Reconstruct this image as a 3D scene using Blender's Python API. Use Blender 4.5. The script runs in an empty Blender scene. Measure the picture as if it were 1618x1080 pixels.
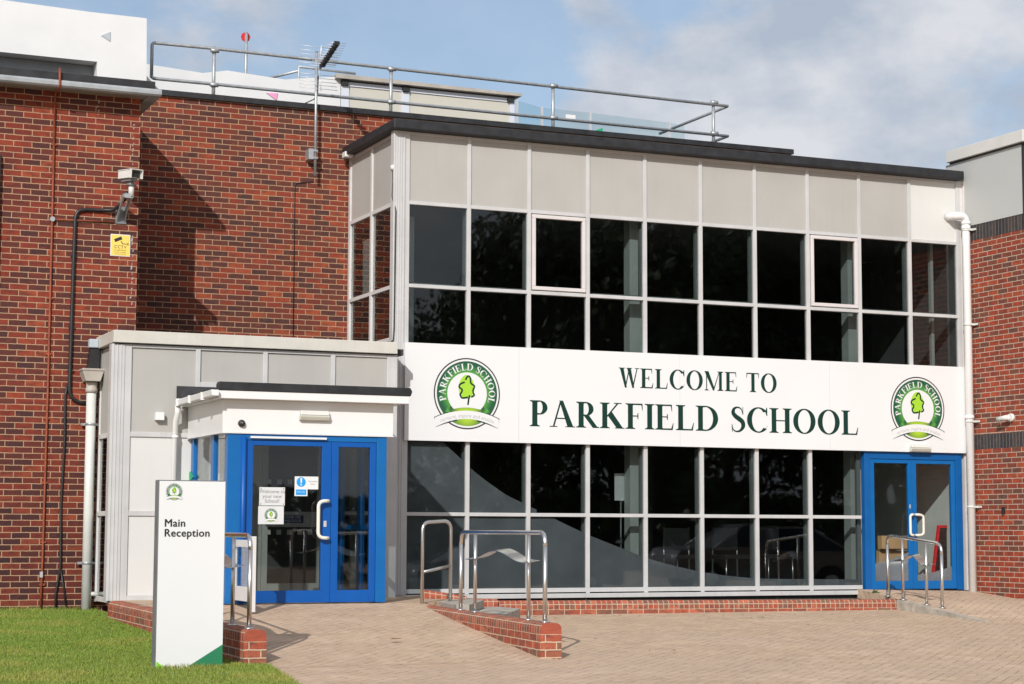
import bpy, math, random
import numpy as np
from mathutils import Vector, Matrix
random.seed(7); rng = np.random.default_rng(7)
R = math.radians
sc = bpy.context.scene
col = sc.collection

# ------------------------------------------------------------------ camera
cd = bpy.data.cameras.new('camera'); cam = bpy.data.objects.new('camera', cd); col.objects.link(cam)
cd.sensor_fit = 'HORIZONTAL'; cd.sensor_width = 36.0; cd.lens = 36.0 * 3040.6383 / 1618
cd.clip_start = 0.1; cd.clip_end = 2000
P_, Y_, Ro_ = R(5.6119), R(23.3466), R(0.2071)
fwd = Vector((math.sin(Y_) * math.cos(P_), math.cos(Y_) * math.cos(P_), math.sin(P_)))
rt = Vector((math.cos(Y_), -math.sin(Y_), 0)); up = rt.cross(fwd)
r2 = rt * math.cos(Ro_) + up * math.sin(Ro_); u2 = -rt * math.sin(Ro_) + up * math.cos(Ro_)
M = Matrix((r2, u2, -fwd)).transposed().to_4x4(); M.translation = Vector((-8.7244, -23.7326, 0.7885))
cam.matrix_world = M; sc.camera = cam

# ------------------------------------------------------------------ world, sun, exposure
SUN_AZ, SUN_EL = 35.5, 30.5           # light travels towards azimuth 35.5 (from +Y to +X)
w = bpy.data.worlds.new('World'); sc.world = w; w.use_nodes = True
nt = w.node_tree; nt.nodes.clear(); N = nt.nodes; L = nt.links
out = N.new('ShaderNodeOutputWorld')
sky = N.new('ShaderNodeTexSky'); sky.sky_type = 'NISHITA'; sky.sun_disc = False
sky.sun_elevation = R(SUN_EL); sky.sun_rotation = R(180 + SUN_AZ); sky.air_density = 1.0; sky.dust_density = 1.5; sky.ozone_density = 1.0
bg = N.new('ShaderNodeBackground'); bg.inputs['Strength'].default_value = 0.128
L.new(sky.outputs[0], bg.inputs[0])
tc = N.new('ShaderNodeTexCoord'); mp = N.new('ShaderNodeMapping'); L.new(tc.outputs['Generated'], mp.inputs[0])
mp.inputs['Scale'].default_value = (1, 1, 1.7); mp.inputs['Location'].default_value = (0.34, 0.1, 0.05)
n1 = N.new('ShaderNodeTexNoise'); n1.inputs['Scale'].default_value = 5.5; n1.inputs['Detail'].default_value = 7; n1.inputs['Roughness'].default_value = 0.58
L.new(mp.outputs[0], n1.inputs[0])
# clouds bank up towards the right of the view (a broad bank in the sky), thinner overhead
sx = N.new('ShaderNodeSeparateXYZ'); L.new(tc.outputs['Generated'], sx.inputs[0])
azr = N.new('ShaderNodeMath'); azr.operation = 'ARCTAN2'; L.new(sx.outputs[0], azr.inputs[0]); L.new(sx.outputs[1], azr.inputs[1])
bank = N.new('ShaderNodeValToRGB'); bank.color_ramp.interpolation = 'EASE'
el = bank.color_ramp.elements; el[0].position = 0.20; el[0].color = (.62,) * 3 + (1,); el[1].position = 0.80; el[1].color = (.8,) * 3 + (1,)
for pos, v in ((.27, .52), (.335, .16), (.40, .14), (.455, .66), (.55, .85), (.63, .74)):
    e = el.new(pos); e.color = (v, v, v, 1)
L.new(azr.outputs[0], bank.inputs[0])
ad = N.new('ShaderNodeMath'); ad.operation = 'MULTIPLY_ADD'; L.new(n1.outputs[0], ad.inputs[0]); ad.inputs[1].default_value = 1.9; L.new(bank.outputs[0], ad.inputs[2])
cr = N.new('ShaderNodeMapRange'); cr.inputs[1].default_value = 1.40; cr.inputs[2].default_value = 1.66; cr.inputs[3].default_value = 0.20; cr.inputs[4].default_value = 0.95; cr.interpolation_type = 'SMOOTHSTEP'
L.new(ad.outputs[0], cr.inputs[0])
n2 = N.new('ShaderNodeTexNoise'); n2.inputs['Scale'].default_value = 8; n2.inputs['Detail'].default_value = 8; n2.inputs['Roughness'].default_value = .58; L.new(mp.outputs[0], n2.inputs[0])
cc = N.new('ShaderNodeValToRGB'); e = cc.color_ramp.elements; e[0].position = .40; e[0].color = (.48, .55, .66, 1); e[1].position = .62; e[1].color = (.80, .81, .85, 1)
L.new(n2.outputs[0], cc.inputs[0])
bgc = N.new('ShaderNodeBackground'); bgc.inputs['Strength'].default_value = 0.92; L.new(cc.outputs[0], bgc.inputs[0])
mx = N.new('ShaderNodeMixShader'); L.new(cr.outputs[0], mx.inputs[0]); L.new(bg.outputs[0], mx.inputs[1]); L.new(bgc.outputs[0], mx.inputs[2])
L.new(mx.outputs[0], out.inputs[0])
sd = bpy.data.lights.new('sun', 'SUN'); sd.energy = 4.0; sd.angle = R(0.53); sd.color = (1.0, .97, .93)
so = bpy.data.objects.new('sun', sd); col.objects.link(so)
trav = Vector((math.sin(R(SUN_AZ)) * math.cos(R(SUN_EL)), math.cos(R(SUN_AZ)) * math.cos(R(SUN_EL)), -math.sin(R(SUN_EL))))
so.rotation_euler = trav.to_track_quat('-Z', 'Y').to_euler(); so.location = (-20, -30, 30)
sc.view_settings.view_transform = 'Standard'; sc.view_settings.look = 'None'; sc.view_settings.exposure = 0; sc.view_settings.gamma = 1
sc.render.engine = 'CYCLES'; sc.cycles.max_bounces = 8; sc.cycles.transparent_max_bounces = 16

# ------------------------------------------------------------------ materials
MATS = {}
def newmat(name):
    m = bpy.data.materials.new(name); m.use_nodes = True; t = m.node_tree
    return m, t, t.nodes['Principled BSDF']
def mix(t, fac, a, b, mode='MIX'):
    n = t.nodes.new('ShaderNodeMix'); n.data_type = 'RGBA'; n.blend_type = mode
    for i, v in ((0, fac), (6, a), (7, b)):
        if hasattr(v, 'links'): t.links.new(v, n.inputs[i])
        elif isinstance(v, (int, float)): n.inputs[i].default_value = v
        else: n.inputs[i].default_value = (*v, 1)
    return n.outputs[2]
def noise(t, scale, detail=4, rough=.55, vec=None, dist=0):
    n = t.nodes.new('ShaderNodeTexNoise'); n.inputs['Scale'].default_value = scale; n.inputs['Detail'].default_value = detail
    n.inputs['Roughness'].default_value = rough; n.inputs['Distortion'].default_value = dist
    if vec is None:
        c = t.nodes.new('ShaderNodeTexCoord'); vec = c.outputs['Object']
    t.links.new(vec, n.inputs['Vector']); return n.outputs['Fac']
def ramp(t, fac, stops, interp='LINEAR'):
    n = t.nodes.new('ShaderNodeValToRGB'); n.color_ramp.interpolation = interp; e = n.color_ramp.elements
    def c4(c): return (c, c, c, 1) if isinstance(c, (int, float)) else (*c, 1)
    e[0].position, e[0].color = stops[0][0], c4(stops[0][1]); e[1].position, e[1].color = stops[-1][0], c4(stops[-1][1])
    for p, c in stops[1:-1]:
        x = e.new(p); x.color = c4(c)
    t.links.new(fac, n.inputs[0]); return n.outputs[0]
def bump(t, b, h, strength=.3, dist=.01):
    n = t.nodes.new('ShaderNodeBump'); n.inputs['Strength'].default_value = strength; n.inputs['Distance'].default_value = dist
    t.links.new(h, n.inputs['Height']); t.links.new(n.outputs[0], b.inputs['Normal'])
def plain(name, c, rough=.5, metal=0, var=.10, vs=3, bmp=0, spec=.5, coat=0, streak=0):
    m, t, b = newmat(name)
    f = noise(t, vs, 5)
    d = tuple(x * (1 - var * 1.6) for x in c); l = tuple(min(1, x * (1 + var)) for x in c)
    o = ramp(t, f, ((.3, d), (.7, l)))
    if streak:
        mpn = t.nodes.new('ShaderNodeMapping'); tc_ = t.nodes.new('ShaderNodeTexCoord'); t.links.new(tc_.outputs['Object'], mpn.inputs[0])
        mpn.inputs['Scale'].default_value = (9, 9, .5)
        s = noise(t, 1.6, 6, .65, mpn.outputs[0])
        o = mix(t, ramp(t, s, ((.52, 0.), (.78, streak))), o, tuple(x * .55 for x in c))
    t.links.new(o, b.inputs['Base Color'])
    b.inputs['Roughness'].default_value = rough; b.inputs['Metallic'].default_value = metal; b.inputs['Specular IOR Level'].default_value = spec
    b.inputs['Coat Weight'].default_value = coat
    dr = .015 if metal > .9 else .03
    rr = ramp(t, noise(t, vs, 3), ((.3, max(.02, rough - dr)), (.7, min(1, rough + dr)))); t.links.new(rr, b.inputs['Roughness'])
    if bmp: bump(t, b, noise(t, 60, 3), bmp, .004)
    MATS[name] = m; return m
def brickmat(name, cols, mortar, bw=.225, rh=.075, ms=.0055, off=.5, base=None, rot=0, depth=.006, mvar=.25, wear=.25, grime=None, dash=None):
    """per-brick colours from a ramp over the brick texture's random tint; UV in metres"""
    m, t, b = newmat(name)
    uv = t.nodes.new('ShaderNodeUVMap'); vec = uv.outputs[0]
    if rot:
        mp_ = t.nodes.new('ShaderNodeMapping'); mp_.inputs['Rotation'].default_value = (0, 0, rot); t.links.new(vec, mp_.inputs[0]); vec = mp_.outputs[0]
    # slightly irregular edges
    wn = t.nodes.new('ShaderNodeTexNoise'); wn.inputs['Scale'].default_value = 22; wn.inputs['Detail'].default_value = 2; t.links.new(vec, wn.inputs[0])
    sb = t.nodes.new('ShaderNodeVectorMath'); sb.operation = 'SUBTRACT'; t.links.new(wn.outputs['Color'], sb.inputs[0]); sb.inputs[1].default_value = (.5, .5, .5)
    scl = t.nodes.new('ShaderNodeVectorMath'); scl.operation = 'SCALE'; t.links.new(sb.outputs[0], scl.inputs[0]); scl.inputs['Scale'].default_value = .009
    av = t.nodes.new('ShaderNodeVectorMath'); av.operation = 'ADD'; t.links.new(vec, av.inputs[0]); t.links.new(scl.outputs[0], av.inputs[1])
    k = t.nodes.new('ShaderNodeTexBrick'); k.offset = off; k.inputs['Color1'].default_value = (0, 0, 0, 1); k.inputs['Color2'].default_value = (1, 1, 1, 1); k.inputs['Mortar'].default_value = (0, 0, 0, 1)
    k.inputs['Scale'].default_value = 1; k.inputs['Mortar Size'].default_value = ms; k.inputs['Mortar Smooth'].default_value = .25; k.inputs['Brick Width'].default_value = bw; k.inputs['Row Height'].default_value = rh; k.inputs['Bias'].default_value = 0
    t.links.new(av.outputs[0], k.inputs[0])
    n = len(cols); stops = [((i + .0) / n, c) for i, c in enumerate(cols)]
    bc = ramp(t, k.outputs['Color'], stops + [(1, cols[-1])], 'CONSTANT')
    bc = mix(t, .15, bc, ramp(t, k.outputs['Color'], stops + [(1, cols[-1])], 'LINEAR'))
    # blotches inside each brick
    f = noise(t, 9, 5, .65, vec); bc = mix(t, ramp(t, f, ((.42, 0.), (.75, wear * 2))), bc, tuple(x * .45 for x in base or cols[0]))
    ms_ = t.nodes.new('ShaderNodeMapping'); ms_.inputs['Scale'].default_value = (7, 16, 1); t.links.new(vec, ms_.inputs[0])
    fm = noise(t, 1, 4, .6, ms_.outputs[0], .5); bc = mix(t, ramp(t, fm, ((.38, 0.), (.50, 0.), (.66, wear * 2.2))), bc, tuple(x * y for x, y in zip(base or cols[0], (.22, .60, 1.1))))
    bc = mix(t, ramp(t, fm, ((.28, wear * 1.2), (.42, 0.))), bc, tuple(min(1, x * 1.35) for x in base or cols[0]))
    f2 = noise(t, 60, 4, .6, vec); bc = mix(t, ramp(t, f2, ((.35, .35), (.65, 0.))), bc, tuple(x * .5 for x in cols[0]))
    f3 = noise(t, 1.1, 4, .6, vec); bc = mix(t, ramp(t, f3, ((.45, 0.), (.8, .3))), bc, tuple(x * .55 for x in cols[0]))
    mo = ramp(t, noise(t, 5, 5, .6, vec), ((.3, tuple(x * (1 - mvar) for x in mortar)), (.7, mortar)))
    if dash:      # joints mostly filled flush with sand, open and dark only here and there; sandy and grey patches
        mo = mix(t, ramp(t, noise(t, 3.2, 4, .7, vec), ((.44, 0.), (.58, 1.))), tuple(x * .80 for x in cols[0]), dash)
        bc = mix(t, ramp(t, noise(t, .55, 5, .6, vec, .6), ((.42, 0.), (.66, .55))), bc, tuple(x * y for x, y in zip(cols[0], (.86, .90, .97))))
        bc = mix(t, ramp(t, noise(t, .9, 6, .7, vec, 1.), ((.52, 0.), (.72, .6))), bc, tuple(x * 1.16 for x in cols[2]))
        bc = mix(t, ramp(t, noise(t, 160, 2, .5, vec), ((.30, .5), (.5, 0.))), bc, tuple(x * .5 for x in cols[0]))
    o = mix(t, k.outputs['Fac'], bc, mo)
    if grime:      # darker, browner bricks low on the wall: another batch and years of splash
        tc_ = t.nodes.new('ShaderNodeTexCoord'); sp = t.nodes.new('ShaderNodeSeparateXYZ'); t.links.new(tc_.outputs['Object'], sp.inputs[0])
        ml = t.nodes.new('ShaderNodeMath'); ml.operation = 'MULTIPLY_ADD'; t.links.new(noise(t, 1.4, 4), ml.inputs[0]); ml.inputs[1].default_value = 1.6; t.links.new(sp.outputs[2], ml.inputs[2])
        g = t.nodes.new('ShaderNodeMapRange'); g.inputs[1].default_value = grime[1]; g.inputs[2].default_value = grime[0]; g.inputs[3].default_value = 0; g.inputs[4].default_value = grime[2]
        t.links.new(ml.outputs[0], g.inputs[0])
        gb = t.nodes.new('ShaderNodeMath'); gb.operation = 'MULTIPLY'; t.links.new(g.outputs[0], gb.inputs[0])
        iv = t.nodes.new('ShaderNodeMath'); iv.operation = 'SUBTRACT'; iv.inputs[0].default_value = 1; t.links.new(k.outputs['Fac'], iv.inputs[1]); t.links.new(iv.outputs[0], gb.inputs[1])
        o = mix(t, gb.outputs[0], o, grime[3], 'MULTIPLY')
    t.links.new(o, b.inputs['Base Color']); b.inputs['Roughness'].default_value = .85; b.inputs['Specular IOR Level'].default_value = .25
    hh = t.nodes.new('ShaderNodeMath'); hh.operation = 'MULTIPLY_ADD'; t.links.new(k.outputs['Fac'], hh.inputs[0]); hh.inputs[1].default_value = -1.0
    t.links.new(ramp(t, noise(t, 70, 4, .7, vec), ((.2, 0.), (.8, .5))), hh.inputs[2])
    bump(t, b, hh.outputs[0], .55, depth); MATS[name] = m; return m

REDS = [(.27, .047, .025), (.030, .026, .029), (.21, .037, .023), (.35, .076, .034), (.085, .033, .028), (.15, .034, .025), (.036, .028, .030), (.26, .045, .026), (.11, .035, .028), (.22, .039, .024), (.026, .024, .028), (.31, .060, .029), (.17, .036, .025), (.050, .030, .030), (.24, .042, .025), (.032, .027, .030), (.12, .034, .026)]
brickmat('red_brick', REDS, (.47, .30, .185), ms=.0056, wear=.3, grime=(.2, 3.6, .9, (.50, .60, .74)))
brickmat('red_brick_centre', REDS[3:] + REDS[:2] + [REDS[6], REDS[10]], (.45, .285, .175), ms=.0055, wear=.3)
brickmat('orange_brick', [(.37, .065, .032), (.27, .056, .032), (.15, .075, .05), (.41, .085, .038), (.30, .06, .034), (.11, .07, .052), (.19, .06, .04), (.38, .072, .034)], (.52, .42, .33), ms=.0062, wear=.28)
brickmat('soldier_brick', [(.055, .05, .052), (.075, .062, .06), (.04, .038, .042), (.09, .07, .062)], (.30, .25, .21), bw=.075, rh=.235, ms=.004, off=0)
RL = [(.46, .11, .06), (.40, .09, .05), (.27, .115, .075), (.50, .15, .085), (.33, .085, .05), (.19, .125, .085)]
brickmat('rowlock_brick', RL, (.52, .41, .30), bw=.075, rh=.30, ms=.0055, off=0, wear=.35, depth=.008)
brickmat('garden_brick', RL, (.56, .44, .31), ms=.0065, wear=.38)
brickmat('block_paving', [(.60, .432, .30), (.55, .392, .265), (.63, .462, .33), (.58, .412, .28), (.53, .385, .268)], (.30, .205, .145), dash=(.10, .066, .046), bw=.2, rh=.1, ms=.0038, off=.5, rot=R(-45), depth=.004, wear=.08, mvar=.55)
plain('white_frame', (.52, .516, .513), .4, var=.05, streak=.3)
plain('white_frame_clean', (.63, .62, .615), .4, var=.03)
plain('return_frame', (.60, .585, .57), .45, var=.05, streak=.2)
plain('grey_panel', (.405, .392, .366), .55, var=.04, vs=1.2, streak=.10)
plain('white_panel', (.63, .625, .605), .45, var=.02, vs=1.2, streak=.06)
plain('casement', (.62, .58, .57), .4, var=.04)
plain('black_felt', (.017, .018, .021), .6, var=.35, vs=8, bmp=.3, streak=.4)
plain('roof_felt', (.045, .045, .047), .8, var=.35, vs=6, bmp=.4)
plain('coping', (.56, .54, .485), .55, var=.05, streak=.15)
plain('cladding_grey', (.45, .46, .445), .5, var=.02, vs=1)
plain('coping_light', (.60, .595, .56), .5, var=.03)
plain('sign_white', (.71, .715, .715), .35, var=.012, vs=1)
plain('upvc_white', (.73, .73, .72), .3, var=.015)
plain('pipe_grey', (.60, .61, .575), .4, var=.06, streak=.2)
plain('hopper_grey', (.40, .365, .32), .6, var=.12, streak=.3)
plain('gutter_grey', (.33, .35, .36), .55, var=.15, streak=.35)
plain('soffit', (.26, .235, .20), .7, var=.15)
plain('blue_paint', (.002, .082, .345), .4, var=.04, spec=.35)
plain('blue_frame', (.001, .115, .36), .35, var=.05)
plain('blue_dark', (.001, .09, .30), .4, var=.05)
plain('letter_green', (.006, .036, .026), .6, var=.04, spec=.2)
plain('leaf_lime', (.34, .60, .035), .5, var=.04)
plain('bright_green', (.22, .60, .02), .5, var=.02)
plain('deep_green', (.02, .19, .085), .5, var=.03)
plain('motto_grey', (.42, .42, .42), .6, var=.02)
plain('ink_dark', (.02, .021, .021), .5, var=.05)
plain('sign_yellow', (.80, .60, .13), .45, var=.03)
plain('sign_blue', (.01, .30, .72), .45, var=.02)
plain('label_navy', (.02, .025, .09), .5, var=.05)
plain('door_grey', (.36, .36, .335), .45, var=.04)
plain('door_grey_dark', (.10, .10, .098), .7, var=.05)
plain('handle_cream', (.72, .69, .60), .3, var=.02)
plain('steel', (.66, .645, .62), .33, 1.0, var=.04, vs=3)
plain('steel_polished', (.74, .73, .71), .22, 1.0, var=.03, vs=3)
plain('galvanised', (.42, .44, .45), .5, .6, var=.12, vs=14)
plain('alu', (.66, .67, .69), .4, .5, var=.05)
plain('black_plastic', (.018, .018, .019), .45, var=.2)
plain('copper_paint', (.27, .062, .025), .6, var=.2, vs=10)
plain('camera_white', (.66, .655, .62), .4, var=.06)
plain('camera_grey', (.22, .235, .245), .45, .3, var=.1)
plain('white_render', (.66, .665, .665), .6, var=.03, vs=2, bmp=.05)
plain('plant_panel', (.53, .51, .445), .5, var=.02)
plain('plant_strip', (.60, .63, .70), .45, var=.02)
plain('red_paint', (.58, .02, .025), .4, var=.05)
plain('pink_mark', (.75, .32, .52), .6, var=.05)
plain('grey_mark', (.40, .45, .49), .6, var=.03)
plain('green_mark', (.01, .33, .15), .6, var=.03)
plain('concrete', (.40, .365, .31), .85, var=.2, vs=8, bmp=.4)
plain('gravel', (.10, .08, .06), .95, var=.5, vs=40, bmp=.8)
plain('soil', (.075, .12, .022), .95, var=.4, vs=6)
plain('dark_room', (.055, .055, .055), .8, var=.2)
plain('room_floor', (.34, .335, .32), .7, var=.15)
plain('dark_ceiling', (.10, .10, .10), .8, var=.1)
plain('column_paint', (.46, .49, .46), .6, var=.05)
plain('inner_frame', (.22, .235, .23), .5, var=.05)
plain('window_film', (.205, .212, .23), .75, var=.12, vs=2.5, spec=.3)
plain('cardboard', (.42, .26, .13), .8, var=.1)
plain('chalk_black', (.015, .015, .016), .5)
plain('wood_dark', (.08, .045, .025), .6)
plain('light_lens', (.55, .55, .48), .25, var=.06)
plain('weed_green', (.05, .11, .02), .7, var=.3)
plain('leaf_brown', (.22, .10, .035), .8, var=.3, vs=20)
plain('leaf_yellow', (.55, .38, .08), .8, var=.2, vs=20)
plain('tree_leaf', (.045, .075, .018), .7, var=.4, vs=1.5)
plain('bark', (.09, .065, .045), .9, var=.3, vs=6)
plain('teal_item', (.01, .16, .28), .5)
plain('paper', (.62, .63, .63), .6, var=.02)

def glassmat(name, tint, ior, extra=None):
    m = bpy.data.materials.new(name); m.use_nodes = True; t = m.node_tree; t.nodes.clear()
    o = t.nodes.new('ShaderNodeOutputMaterial'); tr = t.nodes.new('ShaderNodeBsdfTransparent'); tr.inputs[0].default_value = (*tint, 1)
    g = t.nodes.new('ShaderNodeBsdfGlossy'); g.inputs['Roughness'].default_value = .015; g.inputs[0].default_value = (1, 1, 1, 1)
    fr = t.nodes.new('ShaderNodeFresnel'); ge = t.nodes.new('ShaderNodeNewGeometry'); ma = t.nodes.new('ShaderNodeMath'); ma.operation = 'MULTIPLY_ADD'; ma.inputs[1].default_value = 1 / ior - ior; ma.inputs[2].default_value = ior
    t.links.new(ge.outputs['Backfacing'], ma.inputs[0]); t.links.new(ma.outputs[0], fr.inputs[0])
    mxs = t.nodes.new('ShaderNodeMixShader'); t.links.new(fr.outputs[0], mxs.inputs[0]); t.links.new(tr.outputs[0], mxs.inputs[1]); t.links.new(g.outputs[0], mxs.inputs[2])
    # faint waviness of real panes
    nn = noise(t, .9, 2); bp = t.nodes.new('ShaderNodeBump'); bp.inputs['Strength'].default_value = .12; bp.inputs['Distance'].default_value = .012; t.links.new(nn, bp.inputs['Height'])
    oi = t.nodes.new('ShaderNodeObjectInfo'); wn = t.nodes.new('ShaderNodeTexWhiteNoise'); wn.noise_dimensions = '1D'; t.links.new(oi.outputs['Random'], wn.inputs['W'])
    va = t.nodes.new('ShaderNodeVectorMath'); va.operation = 'MULTIPLY_ADD'; t.links.new(wn.outputs['Color'], va.inputs[0]); va.inputs[1].default_value = (.016,) * 3; va.inputs[2].default_value = (-.008,) * 3
    vb = t.nodes.new('ShaderNodeVectorMath'); vb.operation = 'ADD'; t.links.new(bp.outputs[0], vb.inputs[0]); t.links.new(va.outputs[0], vb.inputs[1])
    vn = t.nodes.new('ShaderNodeVectorMath'); vn.operation = 'NORMALIZE'; t.links.new(vb.outputs[0], vn.inputs[0]); t.links.new(vn.outputs[0], g.inputs['Normal'])
    t.links.new(mxs.outputs[0], o.inputs[0]); MATS[name] = m; return m
glassmat('glass', (.72, .75, .75), 1.50)
glassmat('glass_clear', (.92, .94, .94), 1.42)
glassmat('glass_tint', (.86, .92, .92), 1.4)

def emblem_green():
    m, t, b = newmat('emblem_green'); uv = t.nodes.new('ShaderNodeUVMap')
    ln = t.nodes.new('ShaderNodeVectorMath'); ln.operation = 'LENGTH'; t.links.new(uv.outputs[0], ln.inputs[0])
    o = ramp(t, ln.outputs['Value'], ((.0, (.42, .60, .03)), (.12, (.36, .55, .03)), (.38, (.012, .09, .035)), (.58, (.10, .33, .045)), (.66, (.06, .24, .045)), (.80, (.012, .10, .04)), (.92, (.012, .075, .035))))
    t.links.new(o, b.inputs['Base Color']); b.inputs['Roughness'].default_value = .45; MATS['emblem_green'] = m
emblem_green()

# ------------------------------------------------------------------ mesh builder
class MB:
    def __init__(s): s.v = []; s.f = []; s.sm = []; s.uv = None; s.mi = []; s.cur = 0
    def add(s, vs, fs, smooth=False):
        o = len(s.v); s.v += [tuple(map(float, p)) for p in vs]
        for f in fs: s.f.append(tuple(i + o for i in f)); s.sm.append(smooth); s.mi.append(s.cur)
        return s
    def box(s, x0, x1, y0, y1, z0, z1):
        if x0 > x1: x0, x1 = x1, x0
        if y0 > y1: y0, y1 = y1, y0
        if z0 > z1: z0, z1 = z1, z0
        return s.add([(x0, y0, z0), (x1, y0, z0), (x1, y1, z0), (x0, y1, z0), (x0, y0, z1), (x1, y0, z1), (x1, y1, z1), (x0, y1, z1)],
                     [(3, 2, 1, 0), (4, 5, 6, 7), (0, 1, 5, 4), (1, 2, 6, 5), (2, 3, 7, 6), (3, 0, 4, 7)])
    def hexa(s, b, t):   # 4 bottom pts ccw, 4 top pts
        return s.add(list(b) + list(t), [(3, 2, 1, 0), (4, 5, 6, 7), (0, 1, 5, 4), (1, 2, 6, 5), (2, 3, 7, 6), (3, 0, 4, 7)])
    def prism(s, poly, d, axis='y'):
        """poly of (a,b); extruded between d[0] and d[1] along axis (y: a=x,b=z; x: a=y,b=z; z: a=x,b=y)"""
        def p(a, b, c): return {'y': (a, c, b), 'x': (c, a, b), 'z': (a, b, c)}[axis]
        n = len(poly); vs = [p(a, b, d[0]) for a, b in poly] + [p(a, b, d[1]) for a, b in poly]
        return s.add(vs, [tuple(range(n)), tuple(range(2 * n - 1, n - 1, -1))] + [(i, i + n, (i + 1) % n + n, (i + 1) % n) for i in range(n)])
    def tube(s, pts, r, n=10, cap=True):
        pts = [Vector(p) for p in pts]; rs = r if isinstance(r, (list, tuple)) else [r] * len(pts)
        base = len(s.v); prev = None; vs = []
        for i, p in enumerate(pts):
            d = (pts[min(i + 1, len(pts) - 1)] - pts[max(i - 1, 0)]).normalized()
            if prev is None:
                a = Vector((0, 0, 1)) if abs(d.z) < .9 else Vector((1, 0, 0)); u = d.cross(a).normalized()
            else: u = (prev - d * prev.dot(d)).normalized()
            prev = u; q = d.cross(u)
            for k in range(n):
                an = 2 * math.pi * k / n; vs.append(p + (u * math.cos(an) + q * math.sin(an)) * rs[i])
        fs = [(i * n + k, i * n + (k + 1) % n, (i + 1) * n + (k + 1) % n, (i + 1) * n + k) for i in range(len(pts) - 1) for k in range(n)]
        s.add(vs, fs, True)
        if cap:
            for e, i in ((0, 0), (1, len(pts) - 1)):
                f = tuple(base + i * n + k for k in range(n)); s.f.append(f if e else f[::-1]); s.sm.append(False); s.mi.append(s.cur)
        return s
    def lathe(s, prof, c, n=20, axis='z'):
        vs = []
        for r, h in prof:
            for k in range(n):
                a = 2 * math.pi * k / n; x, y = r * math.cos(a), r * math.sin(a)
                vs.append({'z': (c[0] + x, c[1] + y, c[2] + h), 'y': (c[0] + x, c[1] + h, c[2] + y), 'x': (c[0] + h, c[1] + x, c[2] + y)}[axis])
        m = len(prof)
        s.add(vs, [(i * n + k, i * n + (k + 1) % n, (i + 1) * n + (k + 1) % n, (i + 1) * n + k) for i in range(m - 1) for k in range(n)], True)
        b = len(s.v) - m * n
        s.f += [tuple(b + k for k in range(n))[::-1], tuple(b + (m - 1) * n + k for k in range(n))]; s.sm += [False, False]; s.mi += [s.cur, s.cur]
        return s
    def build(s, name, mats, parent=None, base=(0, 0, 0), bev=0, uvoff=(0, 0)):
        root = parent
        if parent is not None:
            while root.parent: root = root.parent
            base = tuple(root['_b']) if '_b' in root else base
        me = bpy.data.meshes.new(name)
        V = np.array(s.v, dtype=float) - np.array(base)
        me.from_pydata(V.tolist(), [], s.f)
        for m in (mats if isinstance(mats, (list, tuple)) else [mats]): me.materials.append(MATS[m] if isinstance(m, str) else m)
        me.polygons.foreach_set('use_smooth', s.sm); me.polygons.foreach_set('material_index', s.mi)
        uvl = me.uv_layers.new(name='UVMap'); dat = np.zeros((len(me.loops), 2))
        if s.uv is not None:
            vi = np.zeros(len(me.loops), int); me.loops.foreach_get('vertex_index', vi); dat = np.array(s.uv)[vi]
        else:
            W = np.array(s.v)
            for p in me.polygons:
                n = p.normal; ax = max(range(3), key=lambda i: abs(n[i]) * (1.001 if i == 2 else 1))
                ij = ((1, 2), (0, 2), (0, 1))[ax]
                for li in p.loop_indices: dat[li] = W[me.loops[li].vertex_index][list(ij)]
            dat += np.array(uvoff)
        uvl.data.foreach_set('uv', dat.ravel())
        me.update()
        o = bpy.data.objects.new(name, me); col.objects.link(o)
        if parent is not None: o.parent = parent
        else: o.location = base; o['_b'] = base
        if bev:
            b = o.modifiers.new('bevel', 'BEVEL'); b.width = bev; b.segments = 2; b.limit_method = 'ANGLE'; b.harden_normals = False
        return o
def box(*a): return MB().box(*a)
def tag(o, label=None, cat=None, group=None, kind=None):
    if label: o['label'] = label
    if cat: o['category'] = cat
    if group: o['group'] = group
    if kind: o['kind'] = kind
    return o
def thing(name, label, cat, base, group=None):
    o = bpy.data.objects.new(name, None); col.objects.link(o); o.location = base; o['_b'] = base; o.empty_display_size = .2
    return tag(o, label, cat, group)
def bend(a, c, b, n=6):   # rounded corner from a via c to b
    a, c, b = Vector(a), Vector(c), Vector(b)
    return [a * (1 - t) ** 2 + c * 2 * t * (1 - t) + b * t * t for t in [i / n for i in range(n + 1)]]

# ------------------------------------------------------------------ ground
def zf(y):
    y = abs(min(y, 0))
    return -.225 - .033 * min(y, 8) - .016 * max(0, min(y, 24) - 8)
LAWN = [(-9.0, .484), (-3.93, .484), (-3.93, -.62), (-4.06, -.95), (-3.97, -6.55), (-3.72, -6.56), (-3.80, -7.2), (-3.93, -8.1), (-4.15, -9.2), (-4.4, -11), (-9.0, -11)]
ys = [-300, -60, -24, -16, -8, -6, -4, -2, 0, 120]
g = MB()
xs_ = [-300, -60, -30, -15, -9, 0, 9, 15, 30, 60, 300]
g.v = [(x, y, zf(y)) for y in ys for x in xs_]; nx = len(xs_)
g.f = [(j * nx + i, j * nx + i + 1, (j + 1) * nx + i + 1, (j + 1) * nx + i) for j in range(len(ys) - 1) for i in range(nx - 1)]
g.sm = [False] * len(g.f); g.mi = [0] * len(g.f)
tag(g.build('forecourt', 'block_paving'), kind='structure')
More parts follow.
